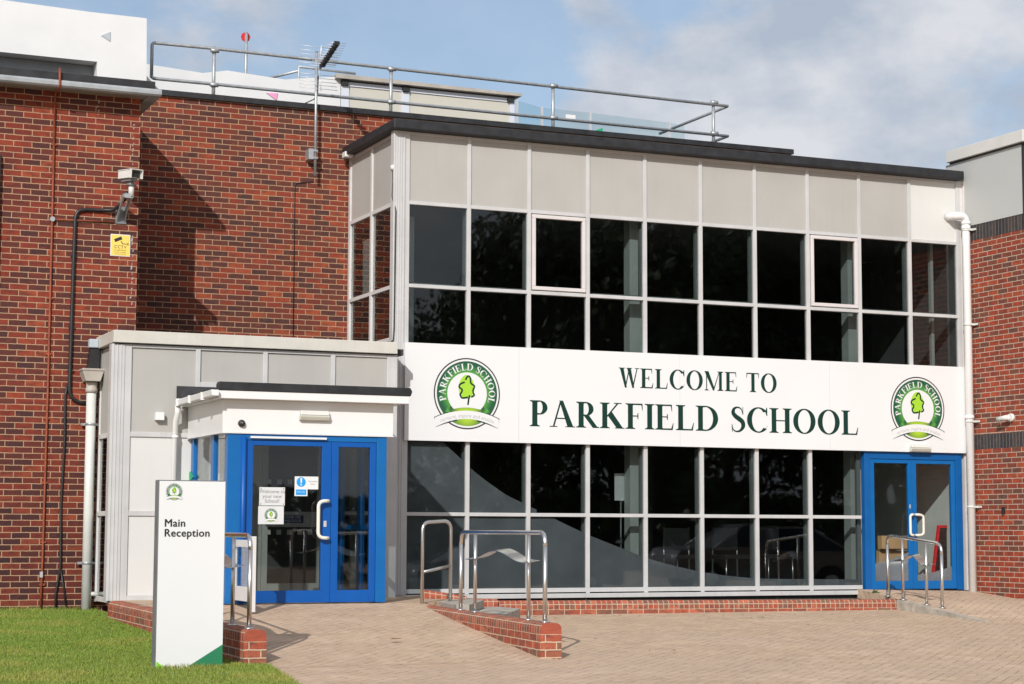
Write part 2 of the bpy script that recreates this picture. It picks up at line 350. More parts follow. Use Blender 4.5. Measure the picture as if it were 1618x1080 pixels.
# ramp and landing in front of the main entrance
def slab(name, pts, mat, depth=.5):
    m = MB(); n = len(pts)
    m.add([p for p in pts] + [(p[0], p[1], p[2] - depth) for p in pts], [tuple(range(n)), tuple(range(2 * n - 1, n - 1, -1))] + [(i, i + n, (i + 1) % n + n, (i + 1) % n) for i in range(n)])
    return tag(m.build(name, mat), kind='structure')
slab('landing', [(-3.93, -2.15, -.06), (-.50, -2.15, -.06), (.30, -1.75, -.06), (.30, -.02, -.05), (-3.68, -.02, -.05), (-3.93, -.6, -.055)], 'block_paving')
mr = MB()
for i in range(6):
    t0, t1 = i / 6, (i + 1) / 6
    def pr(t, e): 
        y = -2.15 - 4.6 * t; z = -.06 - .3865 * t - .006 * math.sin(math.pi * t)
        return ((-3.93 + .1 * t) if e == 0 else (-.55 - .37 * t), y, z)
    a, b, c, d = pr(t1, 0), pr(t1, 1), pr(t0, 1), pr(t0, 0)
    mr.add([a, b, c, d], [(0, 1, 2, 3)])
tag(mr.build('ramp', 'block_paving'), kind='structure')
slab('side_ramp', [(6.66, -3.55, zf(-3.5) + .004), (8.96, -3.6, zf(-3.6) + .004), (8.96, -.02, -.07), (6.95, -.02, -.03), (6.82, -1.4, -.145)], 'block_paving', .3)
slab('planting_bed', [(.30, -1.12, -.2), (6.86, -1.12, -.2), (6.95, -.02, -.155), (.30, -.02, -.155)], 'gravel', .2)

# lawn: soil sheet plus blades
lm_ = MB(); rt_ = [(p[1], p[0]) for p in LAWN[1:-1]][::-1]
ly = sorted(set([p[0] for p in rt_] + [-10, -8.0, -6.0, -4.0, -2.0, -7, -5, -3, -1.5, 0.0]))
def lx(y): return float(np.interp(y, [p[0] for p in rt_], [p[1] for p in rt_]))
lm_.add([q for y in ly for q in ((-9.0, y, zf(y) + .012), (lx(y), y, zf(y) + .012))], [(2 * i, 2 * i + 1, 2 * i + 3, 2 * i + 2) for i in range(len(ly) - 1)])
tag(lm_.build('lawn', 'soil'), kind='structure')
def inpoly(x, y, poly):
    c = np.zeros(len(x), bool); j = len(poly) - 1
    for i in range(len(poly)):
        xi, yi = poly[i]; xj, yj = poly[j]
        k = ((yi > y) != (yj > y)) & (x < (xj - xi) * (y - yi) / (yj - yi + 1e-12) + xi); c ^= k; j = i
    return c
def grass():
    n = 230000
    x = rng.uniform(-6.9, -3.6, n); y = rng.uniform(-9.4, .5, n)
    k = inpoly(x, y, LAWN); 
    # ragged fringe over the paving edge
    x = x + rng.normal(0, .02, n); y = y + rng.normal(0, .02, n); x, y = x[k], y[k]; y = np.minimum(y, .475); n = len(x)
    z = np.array([zf(v) for v in y]) + .008
    patch = np.sin(x * 3.1 + 1.3 * np.sin(y * 2.3)) * np.cos(y * 2.7 + x) * .5 + .5
    edge = np.exp(-np.abs(y - .42) / .12)
    h = rng.uniform(.018, .038, n) * (.8 + .4 * patch) + edge * rng.uniform(0, .06, n)
    hug = np.exp(-(((x + 4.5) / .42) ** 4 + ((y + 6.78) / .10) ** 2)); h += hug * rng.uniform(0, .035, n)
    a = rng.uniform(0, 2 * np.pi, n); wd = rng.uniform(.0015, .0032, n); ln = rng.uniform(.1, .9, n) * h
    b = rng.uniform(0, 2 * np.pi, n)
    dx, dy = np.cos(a) * wd, np.sin(a) * wd; lx, ly = np.cos(b) * ln, np.sin(b) * ln
    V = np.empty((n, 5, 3))
    V[:, 0] = np.stack([x - dx, y - dy, z], 1); V[:, 1] = np.stack([x + dx, y + dy, z], 1)
    V[:, 2] = np.stack([x + dx * .8 + lx * .35, y + dy * .8 + ly * .35, z + h * .6], 1); V[:, 3] = np.stack([x - dx * .8 + lx * .35, y - dy * .8 + ly * .35, z + h * .6], 1)
    V[:, 4] = np.stack([x + lx, y + ly, z + h], 1)
    base = (np.arange(n) * 5)[:, None]
    q = base + np.array([[0, 1, 2, 3]]); t3 = base + np.array([[3, 2, 4]])
    me = bpy.data.meshes.new('grass')
    loops = np.concatenate([np.concatenate([q, t3], 1).ravel()]); me.vertices.add(n * 5); me.vertices.foreach_set('co', V.ravel())
    me.loops.add(len(loops)); me.loops.foreach_set('vertex_index', loops.astype(np.int32))
    st = (np.arange(n) * 7)[:, None] + np.array([[0, 4]]); me.polygons.add(n * 2); me.polygons.foreach_set('loop_start', st.ravel().astype(np.int32))
    ca = me.color_attributes.new('tint', 'FLOAT_COLOR', 'POINT')
    r_ = rng.random(n); dry = np.clip(rng.normal(.26, .22, n) + .30 * (patch > .66) + .25 * np.clip((-y - 4.5) / 4, 0, 1), 0, 1)
    c = np.stack([.112 + .19 * dry + .04 * r_, .205 + .07 * dry + .065 * r_, .026 + .045 * dry, np.ones(n)], 1)
    ca.data.foreach_set('color', np.repeat(c, 5, 0).ravel())
    me.update(calc_edges=True)
    m, t, b_ = newmat('grass_blade'); at = t.nodes.new('ShaderNodeAttribute'); at.attribute_name = 'tint'
    t.links.new(at.outputs[0], b_.inputs['Base Color']); b_.inputs['Roughness'].default_value = .55; b_.inputs['Specular IOR Level'].default_value = .3
    me.materials.append(m); o = bpy.data.objects.new('grass', me); col.objects.link(o)
    tag(o, 'short green lawn grass beside the brick wall', 'grass', kind='stuff')
grass()

# ------------------------------------------------------------------ left brick building
YA, YB, XC = .4855, 2.0846, 8.964
A = thing('brick_building', 'left red brick building with grey gutter and deep eaves above the lawn', 'building', (-6, YA, -.3))
m = MB(); m.box(-12, -3.478, YA, 9, -.6, 6.30); m.build('wall', 'red_brick', A)
m = MB(); m.box(-12, -3.36, .20, 9, 6.372, 6.475); m.build('roof_edge', 'black_felt', A)
m = MB(); prof = [(.167, 6.372), (.150, 6.345), (.150, 6.305), (.172, 6.285), (.25, 6.283), (.25, 6.372)]
m.prism(prof, (-12, -3.285), 'x')
m.hexa([(-3.44, .251, 6.284), (-3.285, .251, 6.284), (-3.285, 2.05, 6.284), (-3.44, 2.05, 6.284)], [(-3.44, .251, 6.372), (-3.285, .251, 6.372), (-3.285, 2.05, 6.372), (-3.44, 2.05, 6.372)])
m.build('gutter', 'gutter_grey', A)
m = MB(); m.box(-12, -3.30, .252, .70, 6.301, 6.368); m.box(-3.477, -3.441, .70, 2.05, 6.301, 6.368); m.build('soffit', 'soffit', A)
m = MB(); m.box(-5.6, -5.222, .42, YA, 3.45, 5.43); m.build('window_surround', 'black_felt', A)

plain('salt', (.38, .33, .30), .9, var=.25, vs=30)
for (x, za, zb_, n_) in ((-3.565, 5.35, 5.98, 11), (-3.545, 3.62, 4.55, 15), (-4.02, 6.02, 6.26, 5)):
    m = MB()
    for k in range(n_):
        z = za + (zb_ - za) * (k + random.random() * .6) / n_; h = (zb_ - za) / n_ * random.uniform(.3, .9); wv = random.uniform(.005, .014); dx = random.uniform(-.012, .012)
        m.add([(x + dx - wv, YA - .0015, z), (x + dx + wv * .6, YA - .0015, z + .01), (x + dx + wv, YA - .0015, z + h), (x + dx - wv * .5, YA - .0015, z + h * .9)], [(0, 1, 2, 3)])
    o = m.build('salt_stain', 'salt', A); o['kind'] = 'stuff'
# white enclosure on the left roof
E1 = thing('rooftop_enclosure', 'white rendered enclosure block on the left flat roof with a grey arrow', 'roof structure', (-6, 2.3, 6.47))
m = MB(); m.prism([(-12, 7.20), (-3.70, 7.175), (-3.70, 6.815), (-3.01, 6.815), (-3.03, 7.85), (-3.05, 7.858), (-3.8, 7.86), (-5.0, 7.895), (-8, 7.95), (-12, 8.0)], (2.3, 3.6)); m.build('wall', 'white_render', E1)
box(-12, -3.701, 2.55, 3.55, 6.48, 7.17).build('recess', 'camera_grey', E1)
m = MB(); m.prism([(-3.655, 7.545), (-3.53, 7.61), (-3.53, 7.475)], (2.288, 2.298)); m.build('arrow_mark', 'grey_mark', E1)

# ------------------------------------------------------------------ centre brick wall
B = thing('brick_building', 'recessed red brick wall in the centre with black felt roof edge, antenna on it', 'building', (-1.5, YB, -.3))
m = MB(); m.box(-3.6, -.06, YB, 11, -.5, 6.735); m.box(-.059, 7.22, YB, 11, 5.95, 6.735); m.build('wall', 'red_brick_centre', B, uvoff=(.07, .02))
m = MB(); m.box(-3.55, 7.24, YB - .05, YB + .35, 6.736, 6.812); m.build('roof_edge', 'black_felt', B)
box(-3.5, 7.2, YB + .36, 10.9, 6.736, 6.76).build('roof', 'roof_felt', B)

# ------------------------------------------------------------------ right brick building
Cb = thing('brick_building', 'right orange red brick building with dark soldier bands and grey cladding top', 'building', (9.5, -1.4, -.3))
y0, y1 = -1.42, .42
def cbox(z0, z1, d=0): return MB().box(XC - d, 15, y0 - d, y1, z0, z1)
cbox(-.6, 2.020).build('wall', 'orange_brick', Cb)
cbox(2.021, 2.236, .002).build('soldier_band', 'soldier_brick', Cb, uvoff=(0, -2.0125 + .004))
cbox(2.237, 5.155).build('wall', 'orange_brick', Cb, uvoff=(.1, -.002))
cbox(5.156, 5.385, .002).build('soldier_band', 'soldier_brick', Cb, uvoff=(0, -5.155 + .004 + .0))
m = MB(); m.box(XC - .012, XC + .2, y0 + .012, y1, 5.386, 6.40); m.box(XC + .03, 15, y0 - .012, y0 + .005, 5.386, 6.40); m.build('cladding', 'cladding_grey', Cb)
m = MB(); m.box(XC - .02, XC + .02, y0 - .02, y0 + .008, 5.386, 6.40); m.build('corner_trim', 'ink_dark', Cb)
m = MB(); m.box(XC - .075, 15, y0 - .09, .33, 6.425, 6.60); m.build('coping', 'coping_light', Cb, bev=.006)
m = MB(); m.box(XC - .03, 15, y0 - .045, .30, 6.401, 6.424); m.build('flashing', 'ink_dark', Cb)

# ------------------------------------------------------------------ glazed block
W = .8861; XS = [i * W for i in range(10)] + [8.852]
ZT = (0, 1.0075, 1.9675, 3.2596, 4.0199, 5.1308, 6.085)
Gb = thing('glazed_block', 'two storey glazed entrance block with grey panels over dark windows and white frames', 'building', (4.4, 0, -.1))
def hw(z): return .0225
fr = MB()
for i, x in enumerate(XS):
    hwid = .028 if i not in (0, 10) else .032
    fr.box(x - hwid, x + hwid, 0, .07, -.045 if i < 8 else 1.97, 6.085)
for j in range(10):
    x0_, x1_ = XS[j] + (.028 if j else .032), XS[j + 1] - (.028 if j < 9 else .032)
    rows = (0, 1, 3, 4, 5, 6) if j < 8 else (3, 4, 5, 6)
    for k in rows:
        z = ZT[k]; h = .024
        if k == 6: fr.box(x0_, x1_, .001, .07, 6.045, 6.084)
        elif k == 0: fr.box(x0_, x1_, .001, .07, -.03, .028)
        elif k == 3: fr.box(x0_, x1_, .001, .07, 3.225, 3.262)
        else: fr.box(x0_, x1_, .001, .07, z - h, z + h)
fr.build('curtain_wall_frame', 'white_frame', Gb, bev=.004)
box(-.03, 7.10, -.045, .07, -.105, -.046).build('sill', 'white_frame', Gb, bev=.005)
box(-.03, 7.10, .02, .06, -.25, -.106).build('plinth_strip', 'black_felt', Gb)
m = MB(); m.box(-.20, -.034, -.012, .11, -.12, 6.085)
for k in range(5): m.box(-.195 + k * .034, -.182 + k * .034, -.018, -.0121, -.12, 6.08)
m.build('corner_post', 'white_frame', Gb, bev=.003)
m = MB(); m.box(8.886, 8.955, .0, .1, -.06, 6.085); m.box(8.93, 8.956, -.03, -.001, -.06, 6.08); m.build('end_post', 'return_frame', Gb)
for j in range(10):      # spandrel panels under the roof
    a, b = XS[j] + .029, XS[j + 1] - .029
    o = box(a, b, .022, .06, ZT[5] + .0245, 6.0445).build('panel', 'grey_panel' if j < 9 else 'white_panel', Gb)
    if j == 9: o['label'] = 'white replacement panel at the right end of the grey row'
OPEN = (2, 7)
for j in range(10):
    a, b = XS[j] + .029, XS[j + 1] - .029
    for (z0, z1) in ((ZT[4] + .0245, ZT[5] - .0245), (3.2625, ZT[4] - .0245)) + (((.0285, ZT[1] - .0245), (ZT[1] + .0245, 1.966)) if j < 8 else ()):
        if z0 > 4 and j in OPEN:
            c = MB(); t = .062; c.box(a + .012, b - .012, -.016, .05, z0 + .012, z0 + t); c.box(a + .012, b - .012, -.016, .05, z1 - t, z1 - .012)
            c.box(a + .012, a + t, -.016, .05, z0 + t, z1 - t); c.box(b - t, b - .012, -.016, .05, z0 + t, z1 - t)
            k = c.build('window', 'casement', Gb, bev=.005); k['label'] = 'opening casement window with its own pale frame'
            box(a + t, b - t, .02, .026, z0 + t, z1 - t).build('pane', 'glass', k)
        else:
            k = box(a, b, .036, .042, z0, z1).build('window_pane', 'glass', Gb)
# inner secondary glazing bars and interior columns
m = MB()
for i, x in enumerate(XS[:-1]):
    for z0, z1 in ((-.02, 1.95), (4.05, 5.10)):
        if i == 9 and z0 < 1: continue
        m.box(x - .03, x + .03, .12, .17, z0, z1)
for j in range(10):
    m.box(XS[j] + .031, XS[j + 1] - .031, .125, .165, 4.00, 4.075)
m.build('inner_frame', 'inner_frame', Gb)
for x in (3.62, 7.24):
    for z0, z1 in ((-.02, 2.449), (2.951, 5.159)): box(x - .17, x + .02, .30, .48, z0, z1).build('column', 'column_paint', Gb)
box(.10, .22, .32, .44, 2.951, 5.0).build('column', 'column_paint', Gb); box(8.55, 8.60, .30, .36, 2.951, 5.159).build('column', 'column_paint', Gb)
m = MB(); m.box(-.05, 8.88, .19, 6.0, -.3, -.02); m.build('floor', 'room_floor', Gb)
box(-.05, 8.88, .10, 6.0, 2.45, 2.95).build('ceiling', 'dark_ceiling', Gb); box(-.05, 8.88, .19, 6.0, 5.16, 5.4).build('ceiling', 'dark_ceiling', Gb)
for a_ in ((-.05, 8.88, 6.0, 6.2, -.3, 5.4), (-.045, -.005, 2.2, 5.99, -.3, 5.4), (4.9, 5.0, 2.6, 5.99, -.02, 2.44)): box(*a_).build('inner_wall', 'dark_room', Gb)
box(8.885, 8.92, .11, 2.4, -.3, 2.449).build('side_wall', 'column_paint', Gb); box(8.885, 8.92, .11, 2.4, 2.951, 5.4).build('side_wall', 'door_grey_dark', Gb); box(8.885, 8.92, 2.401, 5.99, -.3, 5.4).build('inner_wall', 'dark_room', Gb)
# dark swoosh film stuck inside the lower glazing
FILM = [(.033, 1.962), (.54, 1.96), (.75, 1.79), (.95, 1.61), (1.2, 1.435), (1.46, 1.27), (1.97, 1.05), (2.3, .90), (2.68, .74), (3.16, .57), (3.55, .43), (3.94, .33), (4.4, .235), (4.84, .175), (5.3, .135), (5.75, .125), (6.19, .12), (7.05, .11), (7.05, .03), (.033, .03)]
def curve_z(x):
    t = FILM[1:-2]; return float(np.interp(x, [p[0] for p in t], [p[1] for p in t]))
for j in range(8):
    a, b = XS[j] + .031, XS[j + 1] - .031; xsn = np.linspace(a, b, 9)
    for z0, z1 in ((.03, ZT[1] - .026), (ZT[1] + .026, 1.962)):
        top = [(float(x), min(z1, curve_z(x) if x > .54 else 1.962)) for x in xsn]
        top = [p for p in top if p[1] > z0 + .002]
        if len(top) < 2: continue
        poly = [(a, z0)] + ([(top[-1][0], z0)]) + top[::-1]
        MB().prism(poly, (.0435, .0445)).build('window_film', 'window_film', Gb)
# return side facing left: two bays
Xr = -.133
m = MB()
for y0_, y1_ in ((.11, .20), (1.06, 1.13), (1.99, 2.07)): m.box(Xr - .0, Xr + .06, y0_, y1_, 2.9, 6.085)
for z in (ZT[3] + .06, ZT[4], ZT[5], 6.06):
    for y0_, y1_ in ((.201, 1.059), (1.131, 1.989)): m.box(Xr + .002, Xr + .06, y0_, y1_, z - .026, z + .026)
m.build('return_frame', 'return_frame', Gb, bev=.004)
for y0_, y1_ in ((.202, 1.058), (1.132, 1.988)):
    box(Xr + .02, Xr + .05, y0_, y1_, ZT[5] + .0265, 6.0335).build('panel', 'grey_panel', Gb)
    for z0, z1 in ((ZT[4] + .0265, ZT[5] - .0265), (ZT[3] + .0865, ZT[4] - .0265)):
        box(Xr + .03, Xr + .036, y0_, y1_, z0, z1).build('window_pane', 'glass', Gb)
m = MB(); m.box(Xr + .11, Xr + .17, .45, .50, 4.05, 5.1); m.box(Xr + .12, Xr + .14, 1.3, 1.75, 4.04, 4.85); m.build('inner_blind', 'column_paint', Gb)
m = MB(); m.box(-.25, 8.87, -.15, 2.03, 6.0865, 6.215); m.build('roof', 'black_felt', Gb, bev=.012)
# double door at the right end
D = bpy.data.objects.new('double_door', None); col.objects.link(D); D.parent = Gb
m = MB(); m.box(7.112, 7.215, -.01, .09, -.05, 1.966); m.box(8.715, 8.83, -.01, .09, -.05, 1.966); m.box(7.216, 8.714, -.009, .09, 1.86, 1.966); m.build('door_frame', 'blue_dark', Gb, bev=.004)
for x0_, x1_ in ((7.218, 7.948), (7.952, 8.712)):
    m = MB(); s = .068; m.box(x0_, x0_ + s, .005, .06, -.035, 1.857); m.box(x1_ - s, x1_, .005, .06, -.035, 1.857); m.box(x0_ + s, x1_ - s, .005, .06, 1.80, 1.857); m.box(x0_ + s, x1_ - s, .005, .06, -.035, .085)
    d = m.build('door', 'blue_frame', Gb, bev=.004)
    box(x0_ + s, x1_ - s, .03, .036, .085, 1.80).build('pane', 'glass_clear', d)
    fz = ((x0_ + s, .33), (x1_ - s, .50)) if x0_ < 7.5 else ((x0_ + s, .17), (x1_ - s, .29))
    MB().prism([(fz[0][0], .086), (fz[1][0], .086), (fz[1][0], fz[1][1]), ((fz[0][0] + fz[1][0]) / 2, (fz[0][1] + fz[1][1]) / 2 - .02), (fz[0][0], fz[0][1])], (.037, .038)).build('window_film', 'window_film', d)
    hx = 7.86 if x0_ < 7.5 else 8.09; sx_ = 1 if x0_ < 7.5 else -1
    ex = 7.948 - .03 if x0_ < 7.5 else 7.952 + .03
    pts = [(ex, .004, 1.05), (ex, -.05, 1.05)] + bend((ex - sx_ * .02, -.06, 1.05), (hx, -.06, 1.05), (hx, -.06, 1.0)) + bend((hx, -.06, .80), (hx, -.06, .75), (ex - sx_ * .02, -.06, .75)) + [(ex, -.05, .75), (ex, .004, .75)]
    MB().tube(pts, .019, 8).build('handle', 'handle_cream', d)
    if x0_ < 7.5: box(7.89, 7.91, -.004, .004, 1.14, 1.20).build('lock', 'alu', d)
bpy.data.objects.remove(D)
# bits inside the right-hand doors
CB = thing('cardboard_box', 'open cardboard box standing behind the left leaf of the right blue double door', 'box', (7.85, .55, 0))
m = MB(); m.box(7.62, 8.12, .40, .8, .05, .52); m.build('body', 'cardboard', CB); m = MB(); m.hexa([(7.60, .30, .55), (8.16, .30, .55), (8.16, .40, .53), (7.60, .40, .53)], [(7.60, .30, .74), (8.16, .30, .74), (8.16, .41, .74), (7.60, .41, .74)]); m.build('flap', 'cardboard', CB)
AB = thing('sandwich_board', 'dark sandwich board with red edge behind the right leaf of the blue double door', 'board', (8.75, .5, 0))
m = MB(); m.prism([(8.58, .02), (8.845, .02), (8.845, .86), (8.72, .86)], (.42, .44)); m.build('panel', 'chalk_black', AB)
m = MB(); m.prism([(8.545, .02), (8.578, .02), (8.719, .862), (8.845, .862), (8.845, .90), (8.69, .90)], (.405, .445)); m.build('edge_trim', 'red_paint', AB)
# reception furniture glimpsed inside
for k, x in enumerate((4.55, 5.35, 6.05)):
    ch = thing('chair', ('steel legged dark chair inside the fifth lower window bay', 'steel legged dark chair inside the sixth lower window bay', 'steel legged dark chair inside the seventh lower window bay')[k], 'chair', (x, .8, -.02), 'waiting chairs inside the glazed block')
    m = MB(); m.box(x - .22, x + .22, .58, 1.0, .40, .46); m.build('seat', 'black_plastic', ch, bev=.01)
    m = MB(); m.box(x - .21, x + .21, .98, 1.03, .52, .84); m.build('backrest', 'black_plastic', ch, bev=.01)
    for sx_ in (-1, 1):
        for yy in (.6, 1.0): MB().tube([(x + sx_ * .21, yy, -.02), (x + sx_ * .2, yy, .40 if yy < .8 else .85)], .011, 6).build('leg', 'steel', ch)
NB = thing('notice_board', 'white notice standing inside the fourth lower window bay', 'notice', (3.42, .55, 0))
box(3.31, 3.53, .50, .512, 1.22, 1.60).build('sheet', 'paper', NB); MB().tube([(3.42, .53, -.02), (3.42, .53, 1.3)], .012, 6).build('stand', 'camera_grey', NB)
m = MB()
tm_specs = []
# ------------------------------------------------------------------ serif lettering
def strip(pl, pr):
    n = len(pl); return [('q', [pl[i], pl[i + 1], pr[i + 1], pr[i]]) for i in range(n - 1)]
def P_(*p): return [('p', list(p))]
def rect(x0, y0, x1, y1): return P_((x0, y0), (x1, y0), (x1, y1), (x0, y1))
def stem(x, w_=.178, top=True, bot=True, y0=0, y1=1):
    s, h, b = .085, .035, .05; pl = []
    if bot: pl += [(x - s, y0), (x + w_ + s, y0), (x + w_ + s, y0 + h), (x + w_ + .03, y0 + h + .012), (x + w_, y0 + h + b)]
    else: pl += [(x, y0), (x + w_, y0)]
    if top: pl += [(x + w_, y1 - h - b), (x + w_ + .03, y1 - h - .012), (x + w_ + s, y1 - h), (x + w_ + s, y1), (x - s, y1), (x - s, y1 - h), (x - .03, y1 - h - .012), (x, y1 - h - b)]
    else: pl += [(x + w_, y1), (x, y1)]
    if bot: pl += [(x, y0 + h + b), (x - .03, y0 + h + .012), (x - s, y0 + h)]
    return [('p', pl)]
def ring(cx, cy, rx, ry, ix, iy, a0, a1, n=28):
    A_ = [R(a0 + (a1 - a0) * i / n) for i in range(n + 1)]
    return strip([(cx + rx * math.cos(a), cy + ry * math.sin(a)) for a in A_], [(cx + ix * math.cos(a), cy + iy * math.sin(a)) for a in A_])
def stroke(pts, ws, n=40):
    pts = np.array(pts, float); ws = np.array(ws, float); t = np.arange(len(pts)); tt = np.linspace(0, len(pts) - 1, n)
    def cr_(a):
        o = []
        for u in tt:
            i = min(int(u), len(a) - 2); f = u - i; p = [a[max(0, min(len(a) - 1, i + k))] for k in (-1, 0, 1, 2)]
            o.append(.5 * (2 * p[1] + (p[2] - p[0]) * f + (2 * p[0] - 5 * p[1] + 4 * p[2] - p[3]) * f * f + (3 * p[1] - p[0] - 3 * p[2] + p[3]) * f ** 3))
        return np.array(o)
    c = cr_(pts); w_ = np.interp(tt, t, ws); d = np.gradient(c, axis=0); d /= np.linalg.norm(d, axis=1)[:, None] + 1e-9; nn = np.stack([-d[:, 1], d[:, 0]], 1)
    return strip([tuple(p) for p in c + nn * w_[:, None] / 2], [tuple(p) for p in c - nn * w_[:, None] / 2])
def diag(xa, ya, xb, yb, w_): return P_((xa - w_ / 2, ya), (xa + w_ / 2, ya), (xb + w_ / 2, yb), (xb - w_ / 2, yb))
def glyph(ch):
    h = .058
    if ch == 'P' or ch == 'R':
        g_ = stem(.09) + rect(.24, 1 - h, .34, 1) + rect(.24, .455, .34, .455 + h) + ring(.34, .7275, .275, .2725, .105, .2275, -90, 90)
        if ch == 'P': return g_, .66
        return g_ + P_((.28, .455), (.46, .47), (.74, .05), (.81, .035), (.81, 0), (.59, 0)), .80
    if ch == 'A': return P_((.36, 1.02), (.415, 1.02), (.165, .03), (.105, .03)) + P_((.33, 1.02), (.46, 1.02), (.815, .03), (.61, .03)) + rect(.2, .31, .62, .355) + rect(0, 0, .26, .034) + rect(.54, 0, .88, .034), .88
    if ch == 'K': return stem(.09) + P_((.24, .40), (.24, .47), (.60, .97), (.67, .97)) + rect(.50, .965, .78, 1) + P_((.28, .50), (.43, .65), (.82, .03), (.59, .03)) + rect(.54, 0, .88, .034), .88
    if ch in 'FE':
        g_ = stem(.09) + rect(.24, 1 - h, .60, 1) + P_((.565, .999), (.615, .999), (.625, .74), (.605, .74)) + rect(.24, .49, .46, .53) + P_((.44, .63), (.465, .63), (.465, .39), (.44, .39), (.42, .51))
        if ch == 'F': return g_, .66
        return g_ + rect(.24, 0, .62, h) + P_((.57, .001), (.64, .001), (.675, .27), (.655, .27)), .72
    if ch == 'I': return stem(.09), .34
    if ch == 'L': return stem(.09) + rect(.24, 0, .60, h) + P_((.56, .001), (.63, .001), (.67, .31), (.65, .31)), .70
    if ch == 'D': return stem(.09) + rect(.24, 1 - h, .36, 1) + rect(.24, 0, .36, h) + ring(.36, .5, .475, .5, .285, .452, -90, 90), .88
    if ch == 'H': return stem(.09) + stem(.60) + rect(.24, .475, .60, .52), .86
    if ch == 'O': return ring(.46, .5, .435, .515, .245, .465, 0, 360, 48), .92
    if ch == 'C': return ring(.46, .5, .435, .515, .245, .465, 42, 318, 40) + P_((.765, 1.0), (.795, 1.0), (.80, .67), (.775, .67), (.72, .83)) + P_((.71, .17), (.745, .2), (.80, .27), (.80, .24)), .84
    if ch == 'T': return stem(.30, top=False) + rect(.06, 1 - h, .69, 1) + P_((.04, .999), (.09, .999), (.055, .73), (.035, .73)) + P_((.66, .999), (.71, .999), (.715, .73), (.695, .73)), .75
    if ch == 'W':
        return (P_((.08, .97), (.275, .97), (.435, .0), (.335, -.015)) + P_((.33, -.01), (.39, -.01), (.585, .97), (.535, .97)) + P_((.45, .97), (.645, .97), (.815, .0), (.715, -.015)) + P_((.71, -.01), (.77, -.01), (.985, .97), (.935, .97))
                + rect(.02, .965, .34, 1) + rect(.42, .965, .70, 1) + rect(.85, .965, 1.08, 1)), 1.08
    if ch == 'M':
        return (stem(.11, .05, top=False) + stem(.80, .15) + P_((.02, 1), (.24, 1), (.55, .14), (.48, -.01)) + P_((.47, 0), (.53, 0), (.82, .96), (.80, 1.0))), 1.06
    if ch == 'S':
        return stroke([(.47, .70), (.42, .90), (.29, .985), (.15, .93), (.105, .77), (.19, .63), (.33, .52), (.46, .39), (.475, .20), (.37, .05), (.22, .015), (.10, .10), (.06, .30)],
                      [.02, .04, .055, .10, .14, .17, .185, .17, .14, .085, .055, .04, .02]) + P_((.47, .70), (.49, .70), (.48, 1.0), (.46, 1.0)) + P_((.045, .31), (.065, .31), (.085, .0), (.06, .0)), .57
    return [], .38
def layout(txt, gap=.03):
    x = 0; polys = []
    for ch in txt:
        g_, a = glyph(ch)
        polys.append([[(px + x, py) for px, py in pl] for _, pl in g_]); x += a + (gap if ch != ' ' else 0)
    return polys, x - gap
def letters_mb(txt, fmap, y, gap=.03):
    """fmap maps normalised text coordinates (0..1 wide, cap height 1) to (x,z)"""
    polys, wd = layout(txt, gap); m = MB()
    for g_ in polys:
        i = 0; last = None
        for pl in g_:
            quad = len(pl) == 4 and last is not None
            pts = [fmap(px / wd, py) for px, py in pl]
            # orient towards the viewer (-Y)
            ar = sum(pts[k][0] * pts[(k + 1) % len(pts)][1] - pts[(k + 1) % len(pts)][0] * pts[k][1] for k in range(len(pts)))
            if ar < 0: pts = pts[::-1]
            i += 1
            m.add([(a, y - .00025 * (i % 9), b) for a, b in pts], [tuple(range(len(pts)))])
    return m
# ------------------------------------------------------------------ sans text from the built-in font
def textmesh(txt, size, shear=0, bold=0, align='LEFT', spacing=1.0):
    cu = bpy.data.curves.new('t', 'FONT'); cu.body = txt; cu.size = size; cu.shear = shear; cu.offset = bold; cu.align_x = align; cu.space_character = spacing; cu.resolution_u = 3
    o = bpy.data.objects.new('t', cu); col.objects.link(o); dg = bpy.context.evaluated_depsgraph_get(); dg.update()
    me = bpy.data.meshes.new_from_object(o.evaluated_get(dg)); vs = [(v.co.x, v.co.y) for v in me.vertices]; fs = [tuple(p.vertices) for p in me.polygons]
    bpy.data.objects.remove(o); bpy.data.curves.remove(cu); bpy.data.meshes.remove(me); return vs, fs
def flat_text(txt, size, x, y, z, **k):
    vs, fs = textmesh(txt, size, **k); return MB().add([(x + a, y, z + b) for a, b in vs], fs)

